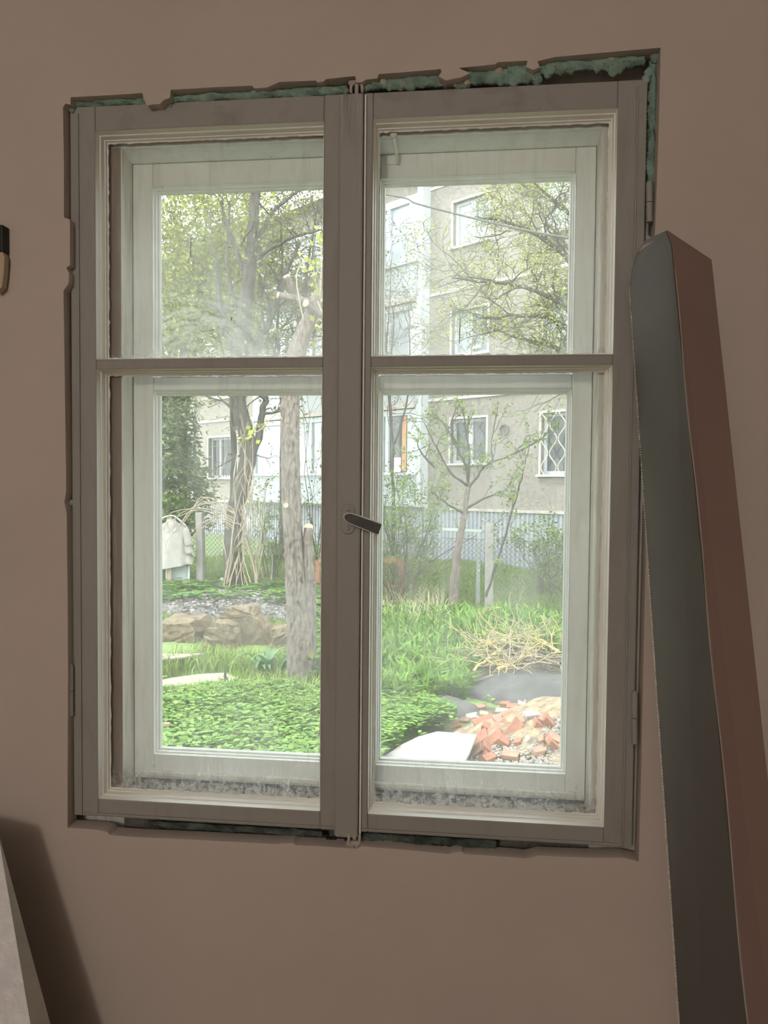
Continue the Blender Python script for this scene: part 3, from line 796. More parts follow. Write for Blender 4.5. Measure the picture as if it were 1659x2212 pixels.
u = -34.
V = []
zig = [(0, .02), (.045, .02), (.06, .055), (.105, .055)]
us_ = []
while u < 9:
    for du_, o_ in zig: us_.append((u + du_, o_))
    u += .12
V = [bp(a, -.8, o_ + .03) for a, o_ in us_] + [bp(a, .94, o_ + .03) for a, o_ in us_]; n = len(us_)
b.add(V, [(i, i + 1, n + i + 1, n + i) for i in range(n - 1)]); b.build('ribbed_plinth', M['ribbed'], bld)
b = MB(); bbox(b, -34, 9, .94, 1.0, 0, .12); b.build('plinth_cap', M['slab'], bld)
def bwin(u0, u1, z0, z1, kind):
    w = empty('window', (0, 0, 0), bld)
    o1, o0 = -.11, -.17
    fw = .075
    mb = MB()
    bbox(mb, u0, u0 + fw, z0, z1, o0, o1); bbox(mb, u1 - fw, u1, z0, z1, o0, o1)
    bbox(mb, u0 + fw, u1 - fw, z0, z0 + fw, o0, o1); bbox(mb, u0 + fw, u1 - fw, z1 - fw, z1, o0, o1)
    wd = u1 - u0
    cuts = [u0 + wd * .5] if wd < 1.6 else [u0 + wd * .27, u0 + wd * .74]
    for c in cuts: bbox(mb, c - .06, c + .06, z0 + fw, z1 - fw, o0, o1 + .01)
    mb.build('frame', M['white_frame'], w)
    ed = [u0 + fw] + cuts + [u1 - fw]
    for i in range(len(ed) - 1):
        mb = MB(); bbox(mb, ed[i], ed[i + 1], z0 + fw, z1 - fw, -.150, -.142)
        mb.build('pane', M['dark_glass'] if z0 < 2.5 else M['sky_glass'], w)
    if kind == 'open':
        c = (u0 + u1) / 2; mb = MB()
        P0, P1 = bp(c + .02, z0 + .1, -.08), bp(u1 - .12, z0 + .1, .03)
        hz = z1 - z0 - .2
        for (A_, B_) in ((0, .1), (.9, 1.)):
            pa, pb = P0 + (P1 - P0) * A_, P0 + (P1 - P0) * B_
            mb.add([pa, pb, pb + UZ * hz, pa + UZ * hz, pa + BN * .04, pb + BN * .04, pb + UZ * hz + BN * .04, pa + UZ * hz + BN * .04],
                   [(0, 1, 2, 3), (7, 6, 5, 4), (0, 4, 5, 1), (1, 5, 6, 2), (2, 6, 7, 3), (3, 7, 4, 0)])
        for za, zb in ((0, .08), (hz - .08, hz)):
            mb.add([P0 + UZ * za, P1 + UZ * za, P1 + UZ * zb, P0 + UZ * zb, P0 + UZ * za + BN * .04, P1 + UZ * za + BN * .04, P1 + UZ * zb + BN * .04, P0 + UZ * zb + BN * .04],
                   [(0, 1, 2, 3), (7, 6, 5, 4), (0, 4, 5, 1), (1, 5, 6, 2), (2, 6, 7, 3), (3, 7, 4, 0)])
        mb.build('open_casement', M['white_frame'], w)
    mb = MB(); bbox(mb, u0 - .08, u1 + .08, z0 - .05, z0, -.12, .09); mb.build('sill', M['band'], w)
    mb = MB(); bbox(mb, u0 - .05, u0, z0, z1 + .05, 0, .025); bbox(mb, u1, u1 + .05, z0, z1 + .05, 0, .025); bbox(mb, u0, u1, z1, z1 + .05, 0, .025)
    mb.build('surround', M['band'], w)
    if kind == 'bars':
        mb = MB()
        for c in np.arange(u0 + .08, u1, .14): mb.tube([bp(c, z0, .03), bp(c, z1, .03)], .011, 5)
        for z in (z0 + .3, z1 - .3): mb.tube([bp(u0, z, .03), bp(u1, z, .03)], .011, 5)
        mb.build('grille', M['iron'], w)
    if kind in ('wavy', 'scroll'):
        mb = MB()
        zz = np.linspace(z0, z1, 41); st = .21
        for i, c in enumerate(np.arange(u0 + .10, u1, st)):
            ph = 1 if i % 2 else -1
            mb.tube([bp(c + ph * .085 * math.sin((z - z0) * 2 * math.pi / (.62 if kind == 'wavy' else .5)), z, .03) for z in zz], .012 if kind == 'wavy' else .010, 5)
        mb.build('grille', M['cream_iron'] if kind == 'wavy' else M['iron'], w)
    return w
for w_ in WINS: bwin(*w_)
b = MB(); vc = bp(2.23, 2.83, .01)
b.rings([[vc + BU * r * math.cos(a * math.pi / 10) + UZ * r * math.sin(a * math.pi / 10) + BN * o_ for a in range(20)] for r, o_ in ((.13, 0.), (.13, .04), (.095, .04), (.095, -.0))])
b.rings([[vc + BU * r * math.cos(a * math.pi / 10) + UZ * r * math.sin(a * math.pi / 10) + BN * .006 for a in range(20)] for r in (.095, .01)])
b.build('vent_hole', M['iron'], bld)
b = MB(); b.tube([bp(-10.71, -.3, .08), bp(-10.71, 9.4, .08)], .05, 8); b.build('downpipe', M['white_frame'], bld)
# glazed balcony bay
bay = tag(empty('balcony_bay', (0, 0, 0), bld), 'white clad glazed balcony bay')
U0, U1, PO = -6.9, -.22, .34
for k in range(3):
    zb = 1.0 + 2.63 * k
    mb = MB(); bbox(mb, U0, U1, zb - (.16 if k else .0), zb, .02, PO + .06); mb.build('balcony_slab', M['slab'], bay)
    mb = MB(); bbox(mb, U0, U1 + .02, zb, zb + .80, .05, PO); mb.build('parapet', M['mosaic'], bay)
    mb = MB(); bbox(mb, U0 - .03, U1 + .05, zb + .80, zb + .86, .02, PO + .05); mb.build('parapet_cap', M['white_frame'], bay)
    zt = zb + 2.45
    ups = [U0 + .04, -5.4, -4.2, -3.0, -1.75, -1.20, U1 - .22]
    for i, c in enumerate(ups):
        mb = MB(); bbox(mb, c - .05, c + (.27 if i == len(ups) - 1 else .05), zb + .86, zt, PO - .12, PO - .03); mb.build('mullion', M['white_frame'], bay)
    mb = MB(); bbox(mb, U0, U1, zt - .14, zt, PO - .14, PO - .02); mb.build('head_rail', M['white_frame'], bay)
    for i in range(len(ups) - 1):
        mb = MB(); bbox(mb, ups[i] + .05, ups[i + 1] - .05, zb + .86, zt - .14, PO - .10, PO - .09)
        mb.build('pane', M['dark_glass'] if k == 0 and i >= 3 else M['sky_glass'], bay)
    if k == 0:
        for c0, c1 in ((-1.64, -1.46), (-.70, -.56)):
            mb = MB(); bbox(mb, c0, c1, zb + .9, zt - .15, PO - .088, PO - .07); mb.build('curtain', M['orange_curtain'], bay)
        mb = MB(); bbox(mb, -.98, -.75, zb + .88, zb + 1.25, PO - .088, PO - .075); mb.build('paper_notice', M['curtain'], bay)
mb = MB(); bbox(mb, U1 - .02, U1 + .16, 1.0, 9.2, .0, PO - .04); mb.build('side_post', M['white_frame'], bay)

# ---- plant helpers
def leaf_mesh(name, pts, size, mat, parent=None, rng=RNG, droop=.0, aspect=.5, up=.3, jitter=.35, dirs=None):
    n = len(pts); P = np.asarray(pts, float)
    D = rng.normal(size=(n, 3)) if dirs is None else np.asarray(dirs, float) + rng.normal(size=(n, 3)) * .35
    D[:, 2] = D[:, 2] * .6 - droop + up * .3
    D /= np.linalg.norm(D, axis=1)[:, None]
    S = rng.normal(size=(n, 3)); S -= (S * D).sum(1)[:, None] * D; S /= np.linalg.norm(S, axis=1)[:, None]
    Nn = np.cross(D, S)
    L = size * (1 + jitter * rng.uniform(-1, 1, n))[:, None]
    Wd = L * aspect * .5
    v0 = P; v1 = P + D * L * .45 + S * Wd + Nn * Wd * .25; v2 = P + D * L - Nn * L * .08; v3 = P + D * L * .45 - S * Wd + Nn * Wd * .25
    V = np.stack([v0, v1, v2, v3], 1).reshape(-1, 3)
    q = np.arange(n)[:, None] * 4
    return tag(link_mesh(name, fast_mesh(name, V, [np.concatenate([q, q + 1, q + 2], 1), np.concatenate([q, q + 2, q + 3], 1)]), mat, parent), kind='stuff')
def blades(name, base, h, w, mat, parent=None, rng=RNG, lean=.5, hj=.4):
    n = len(base); P = np.asarray(base, float)
    a = rng.uniform(0, 2 * np.pi, n); hd_ = np.stack([np.cos(a), np.sin(a), np.zeros(n)], 1)
    s = np.stack([-np.sin(a + rng.normal(0, .6, n)), np.cos(a), np.zeros(n)], 1)
    hh = (h * (1 + hj * rng.uniform(-1, 1, n)))[:, None]; ww = (w * (1 + .3 * rng.uniform(-1, 1, n)))[:, None]
    ln = (lean * rng.uniform(.2, 1.3, n))[:, None]
    m_ = P + np.array([0, 0, 1.]) * hh * .6 + hd_ * hh * ln * .35
    t_ = P + np.array([0, 0, 1.]) * hh * (1 - .35 * ln) + hd_ * hh * ln
    V = np.stack([P - s * ww * .5, P + s * ww * .5, m_ + s * ww * .6, m_ - s * ww * .6, t_], 1).reshape(-1, 3)
    q = np.arange(n)[:, None] * 5
    return link_mesh(name, fast_mesh(name, V, [np.concatenate([q, q + 1, q + 2, q + 3], 1), np.concatenate([q + 3, q + 2, q + 4], 1)]), mat, parent)
def wander(rng, p, d, length, n, wig, bias=(0, 0, 0)):
    pts = [np.array(p, float)]; d = np.array(d, float); d /= np.linalg.norm(d)
    for _ in range(n):
        d = d + rng.normal(size=3) * wig + np.array(bias) ; d /= np.linalg.norm(d)
        pts.append(pts[-1] + d * length / n)
    return np.array(pts), d
def grow(rng, p, d, length, r, level, tubes, tips, wig=.22, kids=4, bias=(0, 0, .03), shrink=.62, spread=.9, rmin=.0025):
    n = 5 if level > 0 else 4
    pts, dd = wander(rng, p, d, length, n, wig, bias)
    rr = np.linspace(r, max(r * .45, rmin), n + 1)
    tubes.append((pts, rr))
    if level == 0:
        for q in pts[1:]: tips.append((q, dd))
        return
    for k in range(kids):
        i = rng.integers(1, n + 1); base = pts[i]
        dirn = pts[i] - pts[i - 1]; dirn = dirn / np.linalg.norm(dirn)
        nd = dirn + rng.normal(size=3) * spread
        grow(rng, base, nd, length * shrink * rng.uniform(.7, 1.2), max(rr[i] * .6, rmin), level - 1, tubes, tips, wig, kids, bias, shrink, spread, rmin)
def leaves_from(tips, rng, per, jit):
    P = np.array([t[0] for t in tips]); D = np.array([t[1] for t in tips])
    P = np.repeat(P, per, 0) + rng.normal(size=(len(P) * per, 3)) * jit; D = np.repeat(D, per, 0)
    return P, D
def path(pix, ts):
    return np.array([at(px, py, t) for (px, py), t in zip(pix, ts)])
def smooth_path(P, R_, n=5, rng=None, wob=0.):
    P = np.asarray(P, float); R_ = np.asarray(R_, float); m = len(P); s = np.linspace(0, m - 1, (m - 1) * n + 1)
    def cr(A_, t):
        i = int(min(max(math.floor(t), 0), m - 2)); f = t - i
        a, b_, c, d_ = A_[max(i - 1, 0)], A_[i], A_[i + 1], A_[min(i + 2, m - 1)]
        return .5 * ((2 * b_) + (-a + c) * f + (2 * a - 5 * b_ + 4 * c - d_) * f * f + (-a + 3 * b_ - 3 * c + d_) * f ** 3)
    Q = np.array([cr(P, t) for t in s]); RR = np.interp(s, np.arange(m), R_)
    if rng is not None: Q = Q + rng.normal(size=Q.shape) * wob
    return Q, RR
def rough_trunk(name, Q, RR, mat, parent, seed=0, n=18, amp=.09, jag=None):
    rng = np.random.default_rng(seed)
    V, Fq = tube_geo(Q, RR, n); V = V.reshape(len(Q), n, 3)
    th = np.arange(n) * 2 * np.pi / n
    prof = 1 + amp * np.sin(th * 3 + seed) + amp * .5 * np.sin(th * 5 + 2 * seed)
    k = prof[None] * (1 + rng.normal(0, jag or amp * .35, (len(Q), n)))
    V = Q[:, None] + (V - Q[:, None]) * k[..., None]
    m_ = len(Q)
    caps = [np.arange(n)[None] + (m_ - 1) * n]
    return link_mesh(name, fast_mesh(name, V.reshape(-1, 3), [Fq] + caps), mat, parent, True)
def cut_disc(p, d, r, parent):
    d = np.asarray(d, float); d /= np.linalg.norm(d)
    a = np.cross(d, [0, 0, 1.]); a /= np.linalg.norm(a); b_ = np.cross(d, a)
    MB().rings([[p + d * o_ + (a * math.cos(k * math.pi / 9) + b_ * math.sin(k * math.pi / 9)) * rr for k in range(18)] for rr, o_ in ((r, -.01), (r, .004), (r * .82, .008))], True).build('sawn_end', M['cutwood'], parent)

# ---- pollarded trunk nearest to the window
tr = tag(empty('pollarded_tree', tuple(gp(652, 1470))), 'thick pale pollarded trunk nearest the window with sawn stubs', 'tree')
t0 = dep(gp(652, 1472))
Q, RR = smooth_path(path([(654, 1492), (650, 1400), (644, 1290), (636, 1180), (630, 1050), (628, 930), (630, 840), (640, 770), (662, 705), (690, 640), (712, 570), (725, 500)],
                         [t0] * 6 + [t0, t0 + .02, t0 + .05, t0 + .1, t0 + .15, t0 + .2]),
                    [.175, .150, .128, .112, .107, .105, .106, .108, .088, .072, .06, .05], 14)
rough_trunk('trunk', Q, RR, M['bark_grey'], tr, 3, 30, .08, .03)
Q, RR = smooth_path(path([(664, 1440), (667, 1340), (668, 1250), (664, 1190), (666, 1140)], [t0 - .02] * 5), [.10, .085, .07, .058, .055], 5)
rough_trunk('side_stub', Q, RR, M['bark_grey'], tr, 5, 14)
cut_disc(Q[-1], Q[-1] - Q[-2] + np.array([.0, -.06, 0]), .057, tr)
for pix, r_ in (([(668, 655), (640, 645), (600, 637)], (.05, .04, .036)), ([(650, 650), (632, 622), (619, 596)], (.045, .042, .040)), ([(690, 680), (672, 662), (660, 655)], (.05, .045, .042))):
    Q, RR = smooth_path(path(pix, [t0 + .02, t0 - .05, t0 - .12]), r_, 4)
    rough_trunk('cut_stub', Q, RR, M['bark_grey'], tr, 7, 10, .05); cut_disc(Q[-1], Q[-1] - Q[-2], r_[-1] * 1.02, tr)
p_ = at(618, 1092, t0 - .105); cut_disc(p_, -CF, .028, tr)
rg = np.random.default_rng(21); tb, tp_ = [], []
for pix in ([(655, 690), (640, 600), (660, 565), (680, 590), (682, 640)], [(610, 905), (595, 895), (560, 930), (520, 945)], [(690, 640), (695, 560), (688, 500)], [(685, 650), (700, 690), (694, 740)], [(645, 1400), (660, 1385), (668, 1420)]):
    Q, RR = smooth_path(path(pix, [t0 - .08] * len(pix)), np.linspace(.009, .004, len(pix)), 5); tb.append((Q, RR))
    for q in Q[len(Q) // 2::2]: tp_.append((q, np.array([0, 0, -.2])))
for t_1 in tb: tubes_mesh('water_shoot', [t_1], 6, M['dry_twig'], tr)
P_, D_ = leaves_from(tp_, rg, 5, .05); leaf_mesh('young_leaves', P_, .075, M['leaf_y'], tr, rg, aspect=.75)

# ---- darker tree behind it
t2 = dep(gp(512, 1290))
dk = tag(empty('garden_tree', tuple(gp(512, 1290))), 'dark leaning forked tree with bare limbs behind the pollarded trunk', 'tree')
Q, RR = smooth_path(path([(510, 1300), (505, 1200), (508, 1120), (524, 1050), (538, 985), (532, 930), (520, 890), (513, 840), (515, 780), (527, 690), (540, 590), (548, 500), (552, 400), (556, 300)], [t2] * 14),
                    [.20, .165, .15, .145, .14, .135, .14, .145, .14, .13, .11, .10, .085, .06], 5, np.random.default_rng(5), .006)
rough_trunk('trunk', Q, RR, M['bark_dark'], dk, 9)
rg = np.random.default_rng(31); tb, tips = [], []
for pix, r_ in (([(540, 985), (558, 930), (570, 880), (580, 820), (600, 740)], (.09, .03)), ([(528, 800), (560, 735), (590, 670), (612, 610), (650, 520)], (.09, .03)), ([(520, 800), (495, 740), (478, 670), (470, 560)], (.08, .03)),
                ([(540, 610), (500, 520), (480, 430)], (.06, .025)), ([(548, 520), (600, 450), (660, 400)], (.05, .02)), ([(530, 700), (505, 640), (492, 560), (496, 440)], (.05, .02)), ([(520, 900), (480, 870), (430, 850)], (.025, .01)), ([(545, 560), (620, 520), (690, 500)], (.045, .02))):
    Q, RR = smooth_path(path(pix, t2 + np.linspace(0, rg.uniform(-.8, .8), len(pix))), np.linspace(r_[0], r_[1], len(pix)), 4, rg, .02); tb.append((Q, RR))
    for i in range(3, len(Q), 2):
        grow(rg, Q[i], (Q[i] - Q[i - 1]) * 3 + rg.normal(size=3) * .5, rg.uniform(.7, 1.3), RR[i] * .45, 2, tb, tips, .25, 3, (0, 0, .0), .6, .8, .004)
tubes_mesh('limbs', tb, 5, M['bark_dark'], dk)
P_, D_ = leaves_from(tips[::2], rg, 1, .05); leaf_mesh('young_leaves', P_, .07, M['leaf_o'], dk, rg, aspect=.6)
# dry climbing stems around that trunk
tb = []
for k in range(26):
    px = rg.uniform(480, 585); z = [(px, rg.uniform(1240, 1295))]
    x_ = px
    for yy in np.linspace(1200, rg.uniform(880, 1120), 6):
        x_ += rg.normal(0, 11) + (540 + (1000 - yy) * .05 - x_) * .18; z.append((x_, yy))
    tb.append(smooth_path(path(z, t2 - .25 + rg.normal(0, .15, 7)), np.linspace(.010, .004, 7), 4))
for k in range(14):
    a = (rg.uniform(470, 520), rg.uniform(1100, 1150)); c = (rg.uniform(360, 470), rg.uniform(1100, 1190))
    m_ = ((a[0] + c[0]) / 2, min(a[1], c[1]) - rg.uniform(5, 35))
    tb.append(smooth_path(path([a, m_, c, (c[0] - 8, c[1] + 25)], [t2 - .3] * 4), [.011, .009, .006, .004], 5, rg, .01))
tag(tubes_mesh('climbing_vine', tb, 5, M['dry_twig']), 'tangle of dry climbing vine stems around the dark forked tree', 'vine')

def crown_tree(name, label, px, py, tt, limbs, lmat, bmat, seed, level=2, per=3, lsize=.08, kids=4, ln=(1., 1.7), r0=.1, leafkeep=1, trunk_to=None, jit=.12, cat='tree', group=None, rmin=.004):
    rg = np.random.default_rng(seed); base = gp(px, py) if tt is None else np.array([*at(px, py, tt)[:2], 0.])
    base[2] = gz(base[1]) - .05
    tt = dep(base)
    e = tag(empty(name, tuple(base)), label, cat, group)
    tb, tips = [], []
    tk = trunk_to or (px, 900)
    top_ = at(*tk, tt); Q, RR = smooth_path([base, base * .5 + top_ * .5 + rg.normal(size=3) * .05, top_], [r0, r0 * .8, r0 * .6], 6, rg, .01)
    rough_trunk('trunk', Q, RR, bmat, e, seed, 12, .06)
    for pix in limbs:
        n_ = len(pix); dt = np.linspace(0, rg.uniform(-1.2, 1.2), n_)
        Q, RR = smooth_path(path(pix, tt + dt), np.linspace(r0 * .5, r0 * .12, n_), 4, rg, .015); tb.append((Q, RR))
        for i in range(2, len(Q)):
            grow(rg, Q[i], (Q[i] - Q[i - 1]) * 2 + rg.normal(size=3) * .5, rg.uniform(*ln), max(RR[i] * .5, rmin), level, tb, tips, .28, kids, (0, 0, 0), .6, .9, rmin)
    tubes_mesh('branches', tb, 4, bmat if bmat is M['bark_dark'] else M['twig'], e)
    P_, D_ = leaves_from(tips[::leafkeep], rg, per, jit)
    leaf_mesh('foliage', P_, lsize, lmat, e, rg, aspect=.6)
    return e
# trees between the garden and the building
crown_tree('birch_tree', 'yellow green leafy tree filling the far upper left', 400, 1262, 15.5, [[(400, 900), (395, 760), (380, 600), (370, 460)], [(400, 860), (430, 720), (440, 560), (450, 430)], [(395, 820), (360, 700), (340, 560)], [(400, 760), (420, 650), (480, 560), (500, 440)]],
           M['leaf_y'], M['bark_dark'], 41, 2, 4, .085, 5, (.9, 1.5), .10, 1, (400, 850), .2, rmin=.005)
crown_tree('bare_tree', 'greyish twiggy tree with sparse leaves right of the forked tree', 610, 1240, 17.5, [[(610, 850), (600, 700), (610, 560), (600, 430)], [(610, 820), (650, 680), (670, 540), (690, 430)], [(610, 800), (570, 690), (560, 560)], [(612, 760), (690, 700), (740, 620)]],
           M['leaf_o'], M['bark_dark'], 43, 2, 2, .065, 5, (.9, 1.5), .10, 1, (610, 830), .12, rmin=.005)
crown_tree('leafy_tree', 'pale yellow green tree crown behind the forked tree', 500, 1240, 18.5, [[(500, 860), (480, 760), (460, 640), (440, 520)], [(500, 850), (540, 740), (560, 620), (570, 480)], [(500, 840), (430, 760), (380, 690)], [(505, 800), (600, 720), (660, 640)], [(500, 780), (510, 640), (520, 500), (500, 420)]],
           M['leaf_y'], M['bark_dark'], 49, 2, 4, .09, 4, (1.0, 1.7), .10, 1, (500, 830), .25, rmin=.006)
# tree whose boughs reach in from the right
crown_tree('overhanging_tree', 'fresh leafed tree reaching in from the right before the facade', 1330, 1300, 12.2, [[(1320, 900), (1270, 720), (1180, 640), (1080, 610), (980, 600)], [(1310, 800), (1250, 600), (1180, 520), (1100, 480), (1030, 470)], [(1310, 760), (1260, 520), (1200, 430), (1140, 390)],
            [(1290, 760), (1200, 690), (1120, 680), (1040, 690)], [(1280, 620), (1230, 540), (1180, 480)], [(1300, 820), (1220, 760), (1150, 740), (1090, 720)]],
           M['leaf_y'], M['bark_dark'], 47, 2, 2, .042, 5, (.55, 1.0), .12, 1, (1320, 850), .07, rmin=.0032)
crown_tree('twiggy_shrub', 'thin twigs rising before the balcony bay', 850, 1262, 14.5, [[(850, 980), (845, 860), (850, 720), (840, 640)], [(852, 960), (880, 850), (885, 740), (880, 660)], [(850, 950), (835, 800), (838, 680), (845, 560)]],
           M['leaf_o'], M['bark_dark'], 53, 2, 1, .045, 3, (.5, .9), .04, 1, (850, 960), .05, cat='shrub', rmin=.003)

# young fruit tree in the right panes
t3 = dep(gp(978, 1330))
yt = tag(empty('sapling_tree', tuple(gp(978, 1330))), 'slim young tree with fresh leaves before the grey facade', 'tree')
Q, RR = smooth_path(path([(978, 1335), (981, 1260), (988, 1190), (998, 1140), (1005, 1095), (1011, 1052)], [t3] * 6), [.085, .075, .062, .05, .042, .036], 5, np.random.default_rng(8), .004)
rough_trunk('trunk', Q, RR, M['bark_grey'], yt, 13, 12, .06)
rg = np.random.default_rng(61); tb, tips = [], []
for pix in ([(1011, 1055), (1007, 1012), (983, 959), (959, 917), (933, 888)], [(1011, 1050), (975, 1023), (950, 980), (933, 948), (915, 910)], [(1012, 1055), (1030, 1030), (1052, 1004), (1113, 978), (1137, 943)], [(1010, 1050), (1014, 980), (1006, 930), (1000, 880)],
            [(1055, 1003), (1065, 990), (1061, 964), (1073, 895)], [(1050, 1290), (1078, 1200), (1108, 1100), (1126, 1033), (1142, 970)], [(1003, 1110), (960, 1085), (930, 1060)], [(1005, 1100), (1050, 1075), (1090, 1060)], [(985, 960), (975, 920), (985, 880)], [(1110, 980), (1165, 950), (1190, 925)], [(940, 1010), (915, 985), (902, 960)]):
    n_ = len(pix); Q, RR = smooth_path(path(pix, t3 + np.linspace(0, rg.uniform(-.4, .4), n_)), np.linspace(.022, .007, n_), 5, rg, .006); tb.append((Q, RR))
    for i in range(4, len(Q), 2): grow(rg, Q[i], (Q[i] - Q[i - 1]) * 2 + rg.normal(size=3) * .15, rg.uniform(.2, .45), .006, 1, tb, tips, .2, 2, (0, 0, .05), .6, .6, .003)
tubes_mesh('branches', tb, 5, M['bark_dark'], yt)
P_, D_ = leaves_from(tips, rg, 2, .03); leaf_mesh('foliage', P_, .065, M['leaf_g'], yt, rg, aspect=.5, up=.8)

# conifer at the far left
cf = tag(empty('fir_tree', tuple(gp(372, 1262))), 'dark green fir tree at the left edge of the lower left pane', 'tree')
b0 = np.array([*at(352, 1200, 15.)[:2], 0]); b0[2] = gz(b0[1]); cf.location = b0
MB().tube([b0, b0 + np.array([0, 0, 5.0])], [.10, .02], 8).build('trunk', M['bark_dark'], cf, True)
rg = np.random.default_rng(71); tb = []; pts = []; dirs = []
for z in np.arange(1.5, 4.3, .26):
    L_ = 1.05 * (1 - (z - 1.2) / 5)
    for k in range(8):
        a = rg.uniform(0, 2 * math.pi); tip = b0 + np.array([math.cos(a) * L_, math.sin(a) * L_, z - .35 * L_])
        Q, RR = smooth_path([b0 + np.array([0, 0, z]), (b0 + np.array([0, 0, z]) + tip) / 2 + np.array([0, 0, .1]), tip], [.02, .012, .005], 5); tb.append((Q, RR))
        for q in Q[2:]:
            m_ = 26; off = rg.normal(size=(m_, 3)) * np.array([.13, .13, .06]); pts.append(q + off); dirs.append(np.tile(Q[-1] - Q[0], (m_, 1)) * .4 + np.array([0, 0, -.3]))
tubes_mesh('branches', tb, 4, M['bark_dark'], cf)
leaf_mesh('needles', np.concatenate(pts), .13, M['leaf_f'], cf, rg, dirs=np.concatenate(dirs), aspect=.28)

def bush(label, px, py, tt, wpx, hpx, nst, mat, seed, lsize=.05, per=3, name='leafy_shrub', keep=1):
    rg = np.random.default_rng(seed); base = np.array([*at(px, py, tt)[:2], 0]); base[2] = gz(base[1]) - .03
    e = tag(empty(name, tuple(base)), label, 'shrub'); tb, tips = [], []
    sc = tt / F; w_, h_ = wpx * sc, hpx * sc
    for k in range(nst):
        s0 = base + np.array([rg.normal(0, w_ * .12), rg.normal(0, .15), 0]); d_ = np.array([rg.normal(0, w_ * .45), rg.normal(0, .25), h_ * .8])
        grow(rg, s0, d_, np.linalg.norm(d_) * rg.uniform(.7, 1.05), .012, 2, tb, tips, .13, 4, (0, 0, .02), .45, .6, .003)
    tubes_mesh('stems', tb, 4, M['twig'], e)
    P_, D_ = leaves_from(tips[::keep], rg, per, .06); leaf_mesh('foliage', P_, lsize, mat, e, rg, aspect=.6)
    return e
bush('bright green shrub left of the leaning concrete post', 392, 1245, 14.2, 80, 190, 9, M['leaf_g'], 81, .07, 4)
bush('loose green shrub below the balcony parapet', 872, 1255, 14.0, 110, 260, 16, M['leaf_g'], 83, .06, 3)
bush('low shrub beside the orange frame at the mullion', 850, 1275, 12.8, 70, 130, 8, M['leaf_o'], 85, .05, 1, keep=2)
bush('green shrub at the right edge before the ribbed plinth', 1175, 1235, 14.0, 100, 160, 11, M['leaf_g'], 87, .06, 3)
bush('small shrub before the balcony left of the pale trunk', 590, 1240, 15.5, 70, 190, 7, M['leaf_g'], 89, .07, 2)
bush('thin shrub behind the pale trunk beside the mullion', 690, 1240, 15., 50, 380, 7, M['leaf_g'], 91, .07, 2, keep=2)

# ---- fence: concrete posts with chain link
fen = tag(empty('chain_link_fence', tuple(gp(435, 1285))), 'chain link fence with leaning concrete posts across the garden', 'fence')
fa, fb = gp(435, 1285), gp(1056, 1322)
fd = (fb - fa); fd[2] = 0; fl = np.linalg.norm(fd); fd /= fl
def fpt(s, h, off=0.):
    p = fa + fd * s; y = p[1]
    return np.array([p[0] - fd[1] * off, p[1] + fd[0] * off, float(gz(y)) + h])
for s_, pxt in ((0, (432, 1107)), (fl, (1058, 1131)), (fl * .52, None), (fl * 1.62, None)):
    a = fpt(s_, -.15); top_ = at(*pxt, dep(a)) if pxt else fpt(s_, 1.5)
    ax_ = (top_ - a); L_ = np.linalg.norm(ax_); ax_ /= L_
    sx = fd - ax_ * (fd @ ax_); sx /= np.linalg.norm(sx); sy = np.cross(ax_, sx)
    MB().obox((a + top_) / 2, sx, sy, ax_, .135, .12, L_).build('post', M['concrete'], fen, bevel=.012)
tb = []
S0, S1, Hh, st = -4., fl + 3.4, 1.15, .085
for s_ in np.arange(S0 - Hh, S1 + Hh, st):
    for sg in (1, -1):
        ln_ = []
        for h in (0., Hh):
            ln_.append((s_ + sg * (h - Hh / 2), h))
        if min(ln_[0][0], ln_[1][0]) < S0 or max(ln_[0][0], ln_[1][0]) > S1: continue
        tb.append((np.array([fpt(a_, h + .06, .07) for a_, h in ln_]), np.array([.0034, .0034])))
for h in (.06, Hh + .06): tb.append((np.array([fpt(S0, h, .07), fpt(S1, h, .07)]), np.array([.004, .004])))
tag(tubes_mesh('wire_mesh', tb, 4, M['wire'], fen), kind='stuff')
# orange wooden frame behind the mullion
of = tag(empty('garden_gate', tuple(gp(770, 1292))), 'orange stained wooden garden gate standing behind the window mullion', 'gate')
to = dep(gp(850, 1300))
A_, B_ = at(686, 1300, to + .1), at(866, 1302, to); C_ = at(866, 1208, to); D_ = at(686, 1210, to + .1)
def bar(name, a, c, w_, parent, m, th=.05):
    d_ = c - a; L_ = np.linalg.norm(d_); d_ /= L_
    s_ = np.cross(d_, CF); s_ /= np.linalg.norm(s_); n_ = np.cross(s_, d_)
    return MB().obox((a + c) / 2, d_, s_, n_, L_, w_, th).build(name, m, parent, bevel=.004)
bar('stile', A_, D_, .075, of, M['orange']); bar('stile', B_, C_, .085, of, M['orange']); bar('rail', D_ + np.array([.02, -.02, .0]), C_ + np.array([-.02, -.02, -.02]), .085, of, M['orange'])
bar('rail', D_ * .38 + A_ * .62, C_ * .38 + B_ * .62, .035, of, M['orange'], .03)
# second support frame: pale green post and rail near the sapling
gf = tag(empty('clothes_frame', tuple(gp(1030, 1325))), 'pale weathered post with a crossbar behind the young tree', 'post')
tg = dep(gp(1032, 1322)) + .35
bar('upright', at(1032, 1330, tg), at(1034, 1150, tg), .06, gf, M['pale_board']); bar('crossbar', at(955, 1143, tg), at(1040, 1147, tg), .05, gf, M['pale_board'], .06)

